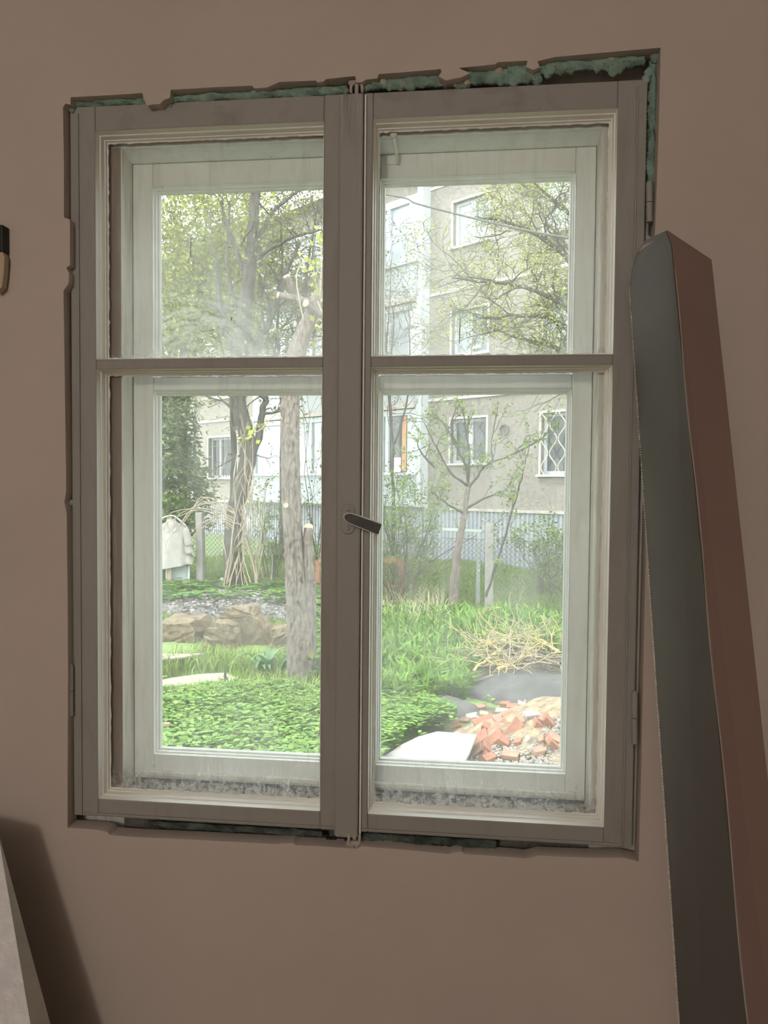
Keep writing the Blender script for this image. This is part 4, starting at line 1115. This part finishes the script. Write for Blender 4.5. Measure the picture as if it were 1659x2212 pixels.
# ---- shirt on a stake
tsx = dep(gp(372, 1290))
sk = tag(empty('wooden_stake', tuple(gp(366, 1290))), 'brown stake carrying the shirt', 'stake')
bar('shaft', at(366, 1296, tsx), at(368, 1118, tsx), .07, sk, M['stake'], .05)
hg = tag(empty('coat_hanger', tuple(at(368, 1118, tsx))), 'white coat hanger inside the shirt collar', 'hanger')
MB().tube(smooth_path(path([(335, 1140), (350, 1120), (368, 1114), (380, 1117), (402, 1136)], [tsx - .06] * 5), [.014] * 5, 4)[0], .014, 6).build('hanger_bar', M['white_frame'], hg, True)
sh = tag(empty('cream_shirt', tuple(at(372, 1180, tsx))), 'cream shirt hanging on a stake at the left of the garden', 'shirt')
rings = []
sc = tsx / F
for i, (py, cxp, wp, dp) in enumerate(((1122, 370, 9, .05), (1128, 370, 12, .06), (1134, 371, 26, .08), (1142, 372, 31, .09), (1165, 372, 30, .10), (1190, 372, 31, .11), (1210, 372, 33, .12), (1226, 371, 34, .12))):
    L_ = []
    for k in range(36):
        a = 2 * math.pi * k / 36; f_ = 1 + .07 * math.sin(a * 7 + i * .3) * min(1, i / 4)
        p = at(cxp, py - (6 * math.cos(a) if i == 7 else 0), tsx - .03) + CX * math.cos(a) * wp * sc * f_ + CF * math.sin(a) * dp * f_
        L_.append(p)
    rings.append(L_)
MB().rings(rings).build('body', M['cloth'], sh, True)
for pix in ([(398, 1138), (405, 1165), (410, 1195), (407, 1222)], [(344, 1140), (336, 1170), (332, 1200), (334, 1228)]):
    Q, RR = smooth_path(path(pix, [tsx - .03] * 4), [.07, .08, .085, .075], 5, np.random.default_rng(2), .006)
    MB().tube(Q, RR, 14).build('sleeve', M['cloth'], sh, True)
b = MB()
for sg in (-1, 1):
    b.add([at(370 + sg * 3, 1147, tsx - .12), at(370 + sg * 11, 1126, tsx - .10), at(370 + sg * 13, 1134, tsx - .10), at(370 + sg * 10, 1150, tsx - .125)], [(0, 1, 2, 3)])
o = b.build('collar', M['cloth'], sh); sd = o.modifiers.new('s', 'SOLIDIFY'); sd.thickness = .012
pb_ = tag(empty('standing_board', tuple(gp(385, 1292))), 'pale green board standing in the plants below the shirt', 'board')
bar('panel', at(384, 1300, tsx + .15), at(384, 1215, tsx + .15), .40, pb_, M['pale_board'], .03)
for px in (360, 408): bar('batten', at(px, 1300, tsx + .11), at(px, 1212, tsx + .11), .035, pb_, M['white_frame'], .03)

# ---- grey sheets lying against the fence
for lab, pix in (('pointed grey fibre cement sheet left of the dark tree foot', [(455, 1292), (450, 1270), (480, 1247), (497, 1265), (498, 1288), (480, 1300)]),
                 ('wide grey fibre cement sheet right of the dark tree foot', [(498, 1284), (512, 1262), (545, 1263), (580, 1262), (596, 1283), (570, 1300), (520, 1300)]),
                 ('small pale sheet right of the pale trunk foot', [(668, 1265), (678, 1262), (692, 1275), (695, 1290), (672, 1282)])):
    g0_ = gp(np.mean([p[0] for p in pix]), 1297); tt = dep(g0_)
    P_ = [at(px, py, tt + (1300 - py) * .006) for px, py in pix]; k = len(P_)
    bk_ = [p + CF * .03 for p in P_]
    e = tag(MB().add(P_ + bk_, [tuple(range(k)), tuple(reversed(range(k, 2 * k)))] + [(i, (i + 1) % k, k + (i + 1) % k, k + i) for i in range(k)]).build('cement_sheet', M['slate']), lab, 'sheet')

# ---- stone blocks and gravel bed
def rock(name, label, pix_front, depth_, back_drop, tt, seed):
    """faceted block from the outline of its front face"""
    rg = np.random.default_rng(seed)
    P_ = [at(px, py, tt) for px, py in pix_front]
    back = [at(px, py, tt) + np.array([rg.normal(0, .02), depth_ + rg.normal(0, .03), rg.normal(0, .02)]) for px, py in pix_front]
    k = len(P_); mb = MB().add(P_ + back, [tuple(range(k)), tuple(reversed(range(k, 2 * k)))] + [(i, (i + 1) % k, k + (i + 1) % k, k + i) for i in range(k)])
    o = mb.build(name, M['stone'], bevel=.02)
    bm = bmesh.new(); bm.from_mesh(o.data); bmesh.ops.triangulate(bm, faces=bm.faces); bmesh.ops.subdivide_edges(bm, edges=bm.edges, cuts=3, use_grid_fill=True)
    for v in bm.verts:
        v.co += Vector(rg.normal(size=3) * .012)
    bm.to_mesh(o.data); bm.free()
    return tag(o, label, 'rock')
tr_ = dep(gp(470, 1402)) + .1
rock('stone_block', 'flat topped ochre stone block at the far left', [(335, 1405), (335, 1346), (412, 1347), (425, 1372), (418, 1408)], .75, .1, tr_ + .25, 1)
rock('stone_block', 'tall pointed ochre stone block in the middle of the garden', [(440, 1412), (438, 1375), (458, 1346), (497, 1345), (510, 1370), (508, 1410)], .6, .1, tr_ - .05, 2)
rock('stone_block', 'steep ochre stone block with a peak behind the middle one', [(452, 1400), (466, 1340), (488, 1315), (530, 1313), (552, 1335), (580, 1368), (588, 1402), (555, 1415), (515, 1412)], .45, .1, tr_ + .2, 3)
rock('stone_block', 'low ochre stone block against the pale trunk', [(580, 1400), (582, 1360), (612, 1357), (625, 1372), (625, 1402)], .5, .1, tr_ + .1, 4)
def mound(name, label, cat, cx, cy, rx, ry, h, m, seed, n=40, rot=0., rough_=.03, flat=1.5, kind=None, lo=-.06):
    rg = np.random.default_rng(seed)
    g = np.linspace(-1, 1, n); X_, Y_ = np.meshgrid(g, g)
    r_ = np.sqrt(X_ ** 2 + Y_ ** 2); hz = np.clip(1 - r_ ** flat, 0, 1) * h
    ph = rg.uniform(0, 6, 6)
    wob = (np.sin(X_ * 4 + ph[0]) * np.sin(Y_ * 5 + ph[1]) + .6 * np.sin(X_ * 9 + Y_ * 7 + ph[2]) + .4 * np.sin(X_ * 17 - Y_ * 13 + ph[3])) * rough_ + rg.normal(0, rough_ * .07, X_.shape)
    hz = hz + wob * (hz > 0) + np.where(r_ > .98, lo, 0)
    c, s = math.cos(rot), math.sin(rot)
    wx = cx + (X_ * rx) * c - (Y_ * ry) * s; wy = cy + (X_ * rx) * s + (Y_ * ry) * c
    V = np.stack([wx, wy, gz(wy) + hz], -1).reshape(-1, 3)
    i_, j_ = np.meshgrid(np.arange(n - 1), np.arange(n - 1)); q = (j_ * n + i_).ravel()
    o = link_mesh(name, fast_mesh(name, V, [np.stack([q, q + 1, q + n + 1, q + n], -1)]), m, None, True)
    return tag(o, label, cat, kind=kind)
gc = gp(500, 1345)
mound('gravel_bed', 'grey gravel bed behind the ochre stone blocks', 'gravel', gc[0] - .2, gc[1] + .9, 2.0, .9, .26, M['gravel'], 5, rough_=.012, flat=3., kind='stuff')
gb = MB(); rgp = np.random.default_rng(55)
for k in range(2600):
    X_, Y_ = rgp.uniform(-1, 1), rgp.uniform(-1, .6); r_ = math.hypot(X_, Y_)
    if r_ > .97: continue
    x_, y_ = gc[0] - .2 + X_ * 2.0, gc[1] + .9 + Y_ * .9; s_ = rgp.uniform(.018, .045); a = rgp.uniform(0, 6)
    gb.obox((x_, y_, float(gz(y_)) + (1 - r_ ** 3) * .26 + s_ * .25), (math.cos(a), math.sin(a), .2), (-math.sin(a), math.cos(a), .15), (-.2, 0, 1), s_ * 1.4, s_, s_ * .8)
tag(gb.build('gravel_pebbles', M['pebble']), 'loose pebbles on the gravel bed behind the stone blocks', 'gravel', kind='stuff')
hs = smooth_path([gp(352, 1318), gp(385, 1314), gp(402, 1320), gp(425, 1317)], [1] * 4, 6)[0] + np.array([0, 0, .26])
tag(MB().tube(hs, .018, 8).build('garden_hose', M['hose'], None, True), 'short length of teal hose on the gravel bed', 'hose')

# ---- boards in the grass
def ground_board(name, label, cat, pix, m, lift, th=.018, zs=None):
    P_ = []
    for i, (px, py) in enumerate(pix):
        p = gp(px, py); t_ = dep(p); hgt = lift if zs is None else zs[i]
        r = ray(px, py); p = CAM + r * ((float(p[2]) + hgt - CAM[2]) / r[2]); P_.append(p)
    k = len(P_); V = P_ + [p - np.array([0, 0, th]) for p in P_]
    return tag(MB().add(V, [tuple(range(k)), tuple(reversed(range(k, 2 * k)))] + [(i, (i + 1) % k, k + (i + 1) % k, k + i) for i in range(k)]).build(name, m), label, cat)
ground_board('plywood_board', 'narrow pale plywood offcut lying nearer the stone blocks', 'board', [(325, 1412), (375, 1412), (440, 1411), (405, 1418), (350, 1425), (325, 1427)], M['plywood'], .13)
ground_board('plywood_board', 'larger pale plywood offcut with pointed end in the grass', 'board', [(320, 1474), (372, 1464), (430, 1456), (486, 1453), (516, 1466), (470, 1476), (420, 1484), (372, 1491), (330, 1486)], M['plywood'], .13)

# ---- rubble heap, felt, boards
def heap_h(x, y):
    r_ = np.sqrt(((x - 1.72) / 1.12) ** 2 + ((y - 5.15) / .98) ** 2)
    return .46 * np.clip(1 - r_ ** 1.6, 0, 1)
mound('sand_heap', 'heap of sandy rubble below the right pane', 'heap', 1.72, 5.15, 1.12, .98, .46, M['sand'], 6, 80, rough_=.028, flat=1.6)
def put_on_heap(px, py):
    r = ray(px, py); lo, hi = 3., 12.
    for _ in range(40):
        m_ = (lo + hi) / 2; p = CAM + r * m_
        if p[2] < gz(p[1]) + heap_h(p[0], p[1]): hi = m_
        else: lo = m_
    return CAM + r * hi
rg = np.random.default_rng(101)
def broken_brick(seed, L_, W_, T_):
    r2 = np.random.default_rng(seed); bm = bmesh.new(); bmesh.ops.create_cube(bm, size=1)
    for v in bm.verts:
        v.co = Vector((v.co.x * L_, v.co.y * W_, v.co.z * T_))
        if v.co.x > 0: v.co += Vector((r2.uniform(-.35, .05) * L_, 0, r2.uniform(-.1, .05) * T_))
        v.co += Vector(r2.normal(size=3) * .004)
    bmesh.ops.bevel(bm, geom=list(bm.edges), offset=.006, segments=1, affect='EDGES')
    me = bpy.data.meshes.new('brick'); bm.to_mesh(me); bm.free(); return me
BR = {k: [broken_brick(s_ + 10 * i, *d_) for s_, d_ in enumerate(((.19, .105, .055), (.15, .095, .05), (.11, .085, .05), (.07, .07, .04)))] for i, k in enumerate(('brick', 'brick2', 'mortar'))}
for k in BR:
    for me in BR[k]: me.materials.append(M[k])
BL = [ # px, py, mesh, roll(deg in view), tilt, mat, label
 (1110, 1578, 0, 80, 65, 'brick', 'large whole brick standing upright in the middle of the rubble heap'), (1068, 1600, 0, 75, 55, 'brick', 'long brick leaning upright left of the large standing brick'),
 (1045, 1562, 0, 25, 40, 'brick', 'broad brick slanting up to the right on the heap'), (1070, 1582, 1, 70, 50, 'brick2', 'pale brick wedged between the upright ones'),
 (1088, 1570, 2, 100, 60, 'brick', None), (1105, 1548, 1, 40, 20, 'brick', None), (1085, 1555, 1, 20, 30, 'brick2', None), (1110, 1530, 1, 10, 15, 'brick', None), (1125, 1522, 1, 60, 20, 'brick2', None),
 (1093, 1524, 2, 15, 10, 'brick', None), (1150, 1522, 2, -20, 20, 'brick', None), (1160, 1527, 1, 5, 10, 'brick2', None), (1020, 1552, 1, 30, 25, 'mortar', 'mortar crusted block on the left shoulder of the heap'), (1003, 1560, 2, 20, 20, 'brick2', None),
 (985, 1570, 1, 20, 10, 'brick', None), (970, 1575, 2, 10, 10, 'brick2', None), (1040, 1530, 2, 30, 15, 'brick2', None), (1055, 1575, 2, -30, 30, 'brick', None), (1035, 1600, 0, 60, 45, 'brick', 'tall brick beside the torn white board'),
 (1030, 1625, 1, 70, 40, 'brick2', None), (1055, 1622, 2, -60, 20, 'brick', None), (1090, 1605, 2, -40, 30, 'brick', None), (1120, 1605, 3, 20, 30, 'brick', None), (1085, 1540, 1, 12, 8, 'mortar', 'white mortar block near the top of the heap'),
 (1166, 1568, 2, -50, 35, 'brick', None), (1188, 1562, 1, -70, 35, 'brick', None), (1190, 1592, 3, 10, 30, 'brick', 'small bright orange brick fragment at the right of the heap'), (1200, 1600, 2, -40, 30, 'brick2', None), (1198, 1612, 1, -60, 30, 'brick', None),
 (1165, 1625, 2, 15, 10, 'brick2', None), (1105, 1635, 1, 5, 10, 'brick2', None), (1200, 1528, 2, 30, 20, 'brick', None), (1060, 1640, 2, 30, 15, 'brick', None), (1150, 1548, 1, 5, 10, 'mortar', 'sandy block half buried near the top right of the heap'),
 (985, 1595, 2, 70, 20, 'mortar', None), (1000, 1590, 3, 10, 15, 'brick', None), (1140, 1600, 3, 80, 20, 'mortar', None), (1130, 1560, 3, 30, 20, 'brick2', None), (1170, 1600, 3, 30, 30, 'brick2', None), (1048, 1640, 1, 85, 30, 'brick', None), (1130, 1525, 2, -10, 15, 'mortar', None)]
ORD = ('leftmost', 'second from left', 'third from left', 'fourth from left', 'fifth from left', 'sixth from left', 'seventh from left', 'eighth from left', 'ninth from left', 'tenth from left', 'eleventh from left', 'twelfth from left')
BLAB = {}
for r_lo, r_hi, r_nm in ((1500, 1535, 'along the top ridge of the rubble heap'), (1535, 1572, 'along the upper slope of the rubble heap'), (1572, 1608, 'across the middle of the rubble heap'), (1608, 1700, 'at the front foot of the rubble heap')):
    for mk_, nm_ in (('brick', 'orange red brick piece'), ('brick2', 'pale salmon brick piece'), ('mortar', 'whitish mortar chunk')):
        row = sorted([(b_[0], i) for i, b_ in enumerate(BL) if r_lo <= b_[1] < r_hi and b_[5] == mk_ and b_[6] is None])
        for k, (_, i) in enumerate(row): BLAB[i] = '%s %s, %s' % (nm_, r_nm, ORD[k]) if len(row) > 1 else '%s %s' % (nm_, r_nm)
for i, (px, py, sz, roll, tilt, mk, lab) in enumerate(BL):
    p = put_on_heap(px, py); o = bpy.data.objects.new('brick', BR[mk][sz]); COL.objects.link(o)
    o.location = p + np.array([0, 0, .012])
    o.rotation_euler = (math.radians(tilt) * .7, -math.radians(roll) * .6, math.radians(rg.uniform(-30, 30)))
    o['category'] = 'brick'; o['group'] = 'broken bricks on the rubble heap'
    o['label'] = lab or BLAB[i] if (lab or i in BLAB) else {'brick': 'broken orange red brick piece lying in the rubble heap', 'brick2': 'broken pale salmon brick piece lying in the rubble heap', 'mortar': 'chunk of whitish mortar lying in the rubble heap'}[mk]
p = put_on_heap(1048, 1545)
o = bpy.data.objects.new('plaster_chunk', broken_brick(77, .10, .08, .06)); COL.objects.link(o); o.data.materials.append(M['yellow_stone']); o.location = p; tag(o, 'yellow plaster chunk among the bricks', 'rubble')
# gritty crumbs
cr = MB()
for k in range(1500):
    px, py = rg.uniform(985, 1225), rg.uniform(1520, 1650)
    p = put_on_heap(px, py); r_ = rg.uniform(.006, .022); a = rg.uniform(0, 6)
    if heap_h(p[0], p[1]) <= .01: continue
    cr.obox(p, (math.cos(a), math.sin(a), .2), (-math.sin(a), math.cos(a), .1), (-.1, .1, 1), r_ * 1.6, r_, r_ * .8)
tag(cr.build('rubble_grit', M['mortar']), 'whitish grit scattered over the rubble heap', 'rubble', kind='stuff')
ground_board('torn_board', 'torn white hardboard lying in front of the brick rubble', 'board', [(815, 1645), (832, 1632), (868, 1608), (905, 1590), (945, 1580), (990, 1583), (1030, 1587), (1022, 1606), (1012, 1630), (1000, 1650), (900, 1652)], M['whiteboard'], .06, .02,
             [.02, .05, .08, .10, .16, .20, .24, .22, .18, .12, .05])
fp = gp(1130, 1500)
mound('roofing_felt', 'dark sagging roofing felt mound above the bricks', 'roofing felt', fp[0] + .25, fp[1] + .05, .95, .55, .20, M['felt'], 7, 50, -.1, .022, 2.0)
fp = gp(965, 1530)
mound('roofing_felt', 'small dark grey felt patch in the greenery left of the bricks', 'roofing felt', fp[0], fp[1], .34, .42, .08, M['felt'], 8, 24, .3, .01, 2.5)
fp = gp(1120, 1462)
mound('litter_heap', 'dark soil and twig litter under the pruned branches', 'soil', fp[0] + .3, fp[1], 1.25, 1.2, .10, M['dirt'], 9, 40, 0, .015, 2.)
# ---- pruned branches
rg = np.random.default_rng(111)
PB = [([(1210, 1412), (1160, 1380), (1100, 1378), (1040, 1398)], .020, 'lichen_twig', 'yellow lichened branch arching over the top of the branch pile'), ([(1212, 1440), (1170, 1420), (1140, 1400), (1080, 1390), (1030, 1392)], .026, 'bark_grey', 'thickest grey forked branch in the branch pile'),
      ([(1150, 1400), (1120, 1425), (1105, 1438)], .022, 'bark_grey', 'short grey fork sticking down from the branch pile'), ([(965, 1432), (1010, 1420), (1060, 1412), (1110, 1405)], .012, 'dry_twig', 'long thin branch trailing left from the branch pile'),
      ([(1020, 1448), (1050, 1425), (1075, 1405), (1120, 1372)], .013, 'lichen_twig', 'yellowish branch slanting up through the branch pile'), ([(1075, 1446), (1105, 1440), (1122, 1450)], .018, 'lichen_twig', 'short thick stub at the foot of the branch pile'),
      ([(1060, 1378), (1120, 1390), (1205, 1392)], .013, 'lichen_twig', 'straight yellow branch across the middle of the branch pile'), ([(1205, 1372), (1150, 1372), (1095, 1388)], .010, 'dry_twig', 'thin dry branch along the upper right of the branch pile')]
for i, (pix, r_, mk, lab) in enumerate(PB):
    e = tag(empty('pruned_branch', tuple(gp(*pix[0]))), lab, 'branch', 'pruned branches in the pile')
    hs_ = .12 + .25 * np.sin(np.linspace(.2, 2.6, len(pix))) * rg.uniform(.6, 1.)
    P_ = []
    for (px, py), h in zip(pix, hs_):
        r = ray(px, py); g_ = gp(px, py + 34); P_.append(CAM + r * dep(g_))
    Q, RR = smooth_path(P_, np.linspace(r_ * 1.3, r_ * .6, len(pix)), 5, rg, .008)
    tubes_mesh('limb', [(Q, RR)], 8, M[mk], e)
    tb = []; tips = []
    for k in range(12):
        j = rg.integers(2, len(Q)); grow(rg, Q[j], rg.normal(size=3) * np.array([1, .5, .3]) + np.array([-.6, 0, .15]), rg.uniform(.3, .65), r_ * .45, 1, tb, tips, .25, 3, (0, 0, 0), .6, .7, .0035)
    tubes_mesh('twigs', tb, 4, M['lichen_twig' if i % 2 == 0 else 'dry_twig'], e)
tb = []
for k in range(190):
    p = gp(rg.uniform(1000, 1225), rg.uniform(1400, 1475)); d_ = rg.normal(size=3) * np.array([1, 1, .12]); p[2] += rg.uniform(.04, .16)
    Q, _ = wander(rg, p, d_, rg.uniform(.12, .4), 4, .25); Q[:, 2] = np.maximum(Q[:, 2], gz(Q[:, 1]) + .02); tb.append((Q, np.linspace(.006, .003, 5)))
tag(tubes_mesh('twig_litter', tb, 4, M['twig']), 'loose brown twigs littering the ground around the branch pile', 'twigs', kind='stuff')

# ---- overhead cable
cb = smooth_path([at(600, 395, 19.5), at(836, 421, 14.), at(900, 440, 12.6), at(1000, 466, 11.), at(1100, 490, 9.8), at(1180, 506, 9.), at(1300, 524, 8.), at(1500, 545, 6.6)], [1] * 8, 8)[0]
tag(MB().tube(cb, .015, 7).build('overhead_cable', M['cable'], None, True), 'grey overhead cable sagging across the upper right pane', 'cable')

# ---- ground plants (uncountable)
rg = np.random.default_rng(131)
def scatter(n, poly_px, keep=None):
    """random ground points seen within pixel boxes (x0,x1,y0,y1)"""
    out = []
    x0, x1, y0, y1 = poly_px
    a, b_, c, d_ = gp(x0, y0), gp(x1, y0), gp(x0, y1), gp(x1, y1)
    ys = rg.uniform(c[1], a[1], n * 3); f_ = (ys - c[1]) / (a[1] - c[1])
    xl = c[0] + (a[0] - c[0]) * f_; xr = d_[0] + (b_[0] - d_[0]) * f_
    xs = xl + (xr - xl) * rg.uniform(0, 1, n * 3)
    P_ = np.stack([xs, ys, gz(ys) + hnoise(xs, ys) - .02], -1)
    if keep is not None: P_ = P_[keep(P_)]
    return P_[:n]
BOARDS = ([(325, 1412), (440, 1411), (405, 1418), (350, 1425), (325, 1427)], [(320, 1474), (372, 1464), (430, 1456), (486, 1453), (516, 1466), (490, 1488), (420, 1502), (372, 1508), (330, 1506)],
          [(800, 1760), (822, 1650), (842, 1632), (872, 1608), (905, 1590), (945, 1580), (1034, 1584), (1034, 1760)])
def inside(u_, v_, poly):
    r_ = np.zeros(len(u_), bool); n_ = len(poly)
    for i in range(n_):
        (xa, ya), (xb, yb) = poly[i], poly[(i + 1) % n_]
        c = ((ya > v_) != (yb > v_)) & (u_ < (xb - xa) * (v_ - ya) / (yb - ya + 1e-9) + xa); r_ ^= c
    return r_
def clear_of(P_):
    x, y = P_[:, 0], P_[:, 1]
    k = (heap_h(x, y) < .02) & ~(((x - 1.75) / 1.0) ** 2 + ((y - 6.75) / .60) ** 2 < 1) & ~(((x - .69) / .30) ** 2 + ((y - 6.25) / .4) ** 2 < 1)
    q = gp(1120, 1462); k &= ~((((x - q[0] - .3) / .8) ** 2 + ((y - q[1]) / .8) ** 2) < 1)
    for lift in (0., .05):
        d_ = np.stack([x, y, P_[:, 2] + lift], -1) - CAM; zc = d_ @ CF; u_ = W / 2 + F * (d_ @ CX) / zc; v_ = H / 2 - F * (d_ @ CU) / zc
        k &= ~((u_ > 978) & (u_ < 1262) & (v_ > 1532))
        for poly in BOARDS: k &= ~(inside(u_, v_, poly) & (rg.random(len(x)) < .93))
    q = gp(655, 1470); k &= ((x - q[0]) ** 2 + (y - q[1]) ** 2 > .035)
    q = gp(505, 1590); k &= (((x - q[0]) / .22) ** 2 + ((y - q[1]) / .16) ** 2 > 1) | (rg.random(len(x)) < .35)
    return k
def sprigs(name, label, P_, h, size, mat, cat, per=3):
    n = len(P_)
    C_ = np.repeat(P_, per, 0); a = rg.uniform(0, 2 * np.pi, len(C_)); hh = rg.uniform(.35, 1, n) * h
    C_ = C_ + np.stack([np.cos(a) * .012, np.sin(a) * .012, np.repeat(hh, per)], -1)
    D_ = np.stack([np.cos(a), np.sin(a), np.full(len(a), .25)], -1)
    S_ = np.stack([-np.sin(a), np.cos(a), np.zeros(len(a))], -1); L_ = (size * rg.uniform(.7, 1.25, len(a)))[:, None]
    up = np.array([0, 0, 1.])
    V = np.stack([C_, C_ + D_ * L_ * .35 + S_ * L_ * .36 + up * L_ * .05, C_ + D_ * L_ * .85 + S_ * L_ * .30, C_ + D_ * L_ * 1.05 - up * L_ * .05, C_ + D_ * L_ * .85 - S_ * L_ * .30, C_ + D_ * L_ * .35 - S_ * L_ * .36 + up * L_ * .05], 1).reshape(-1, 3)
    q = np.arange(len(a))[:, None] * 6
    o = link_mesh(name, fast_mesh(name, V, [np.concatenate([q, q + 1, q + 2, q + 3], 1), np.concatenate([q, q + 3, q + 4, q + 5], 1)]), mat)
    return tag(o, label, cat, kind='stuff')
PL = np.concatenate([scatter(20000, (40, 760, 1475, 1850), clear_of), scatter(11000, (740, 1060, 1480, 1850), clear_of), scatter(6000, (1240, 1560, 1480, 1850), clear_of)])
sprigs('ground_cover', 'low bright green strawberry-like ground cover under the window', PL, .18, .050, M['leaf_c'], 'ground cover')
Pb = np.concatenate([scatter(10000, (40, 760, 1400, 1520), clear_of), scatter(3200, (40, 760, 1500, 1700), clear_of), scatter(3000, (760, 1010, 1420, 1560), clear_of)])
tag(blades('tall_grass', Pb, .20, .010, M['grass'], None, rg, .6), 'tall grass around the plywood offcuts', 'grass', kind='stuff')
Pr = np.concatenate([scatter(10500, (740, 1560, 1325, 1450), clear_of), scatter(2600, (740, 1020, 1430, 1520), clear_of), scatter(2600, (1260, 1560, 1430, 1520), clear_of)])
tag(blades('broad_leaf_plants', Pr, .26, .034, M['leaf_r'], None, rg, .7), 'dense broad green leaves across the right half of the garden', 'plants', kind='stuff')
Pf = np.concatenate([scatter(4000, (100, 740, 1275, 1318)), scatter(500, (660, 740, 1290, 1480))])
sprigs('nettle_patch', 'dark green leafy patch in front of the grey cement sheets', Pf, .34, .075, M['leaf_c'], 'plants', 4)
Pw = scatter(90000, (60, 1620, 1195, 1345))
tag(blades('lawn', Pw, .10, .012, M['grass'], None, rg, .6), 'mown lawn between the fence and the building', 'grass', kind='stuff')
Pd = scatter(600, (780, 960, 1290, 1360))
tag(blades('dry_grass', Pd, .4, .008, M['drygrass'], None, rg, .8), 'dry pale stalks below the orange frame', 'grass', kind='stuff')
# lily clump beside the pale trunk
c0 = gp(585, 1462); li = tag(empty('lily_clump', tuple(c0)), 'dark broad arching lily leaves left of the pale trunk foot', 'plant')
rg = np.random.default_rng(141)
for k in range(26):
    a = rg.uniform(0, 2 * math.pi); L_ = rg.uniform(.28, .46); w_ = rg.uniform(.05, .08); hgt = rg.uniform(.7, 1.05)
    V = []; d_ = np.array([math.cos(a), math.sin(a), 0]); s_ = np.array([-math.sin(a), math.cos(a), 0])
    base = c0 + d_ * .03 + np.array([rg.normal(0, .08), rg.normal(0, .05), 0])
    for i in range(8):
        u = i / 7; c = base + d_ * L_ * .75 * u ** 1.4 + np.array([0, 0, L_ * hgt * (u * 1.5 - u ** 2.6 * .9)]); ww = w_ * math.sin(math.pi * min(1, .12 + .88 * u)) * .5 + .002
        V += [c - s_ * ww + np.array([0, 0, ww * .5]), c, c + s_ * ww + np.array([0, 0, ww * .5])]
    Fq = [(3 * i + j, 3 * i + j + 1, 3 * i + j + 4, 3 * i + j + 3) for i in range(7) for j in range(2)]
    MB().add(V, Fq).build('leaf', M['hosta'], li, True)
# dark flower spike in the grass and a short post at the corner
sp = tag(empty('dock_spike', tuple(gp(486, 1500))), 'single dark brown seed spike in the grass', 'plant')
t_ = dep(gp(486, 1500)); Q = path([(486, 1502), (486, 1470), (487, 1446)], [t_] * 3)
MB().tube(smooth_path(Q, [1] * 3, 5)[0], [.005] * 5 + [.008, .013, .015, .013, .009, .003], 7).build('spike', M['black'], sp, True)
wp = tag(empty('wooden_peg', tuple(gp(361, 1612))), 'short weathered wooden peg in the lower left corner', 'peg')
bar('peg', at(361, 1604, dep(gp(361, 1606))), at(361, 1561, dep(gp(361, 1606))), .045, wp, M['stake'], .04)
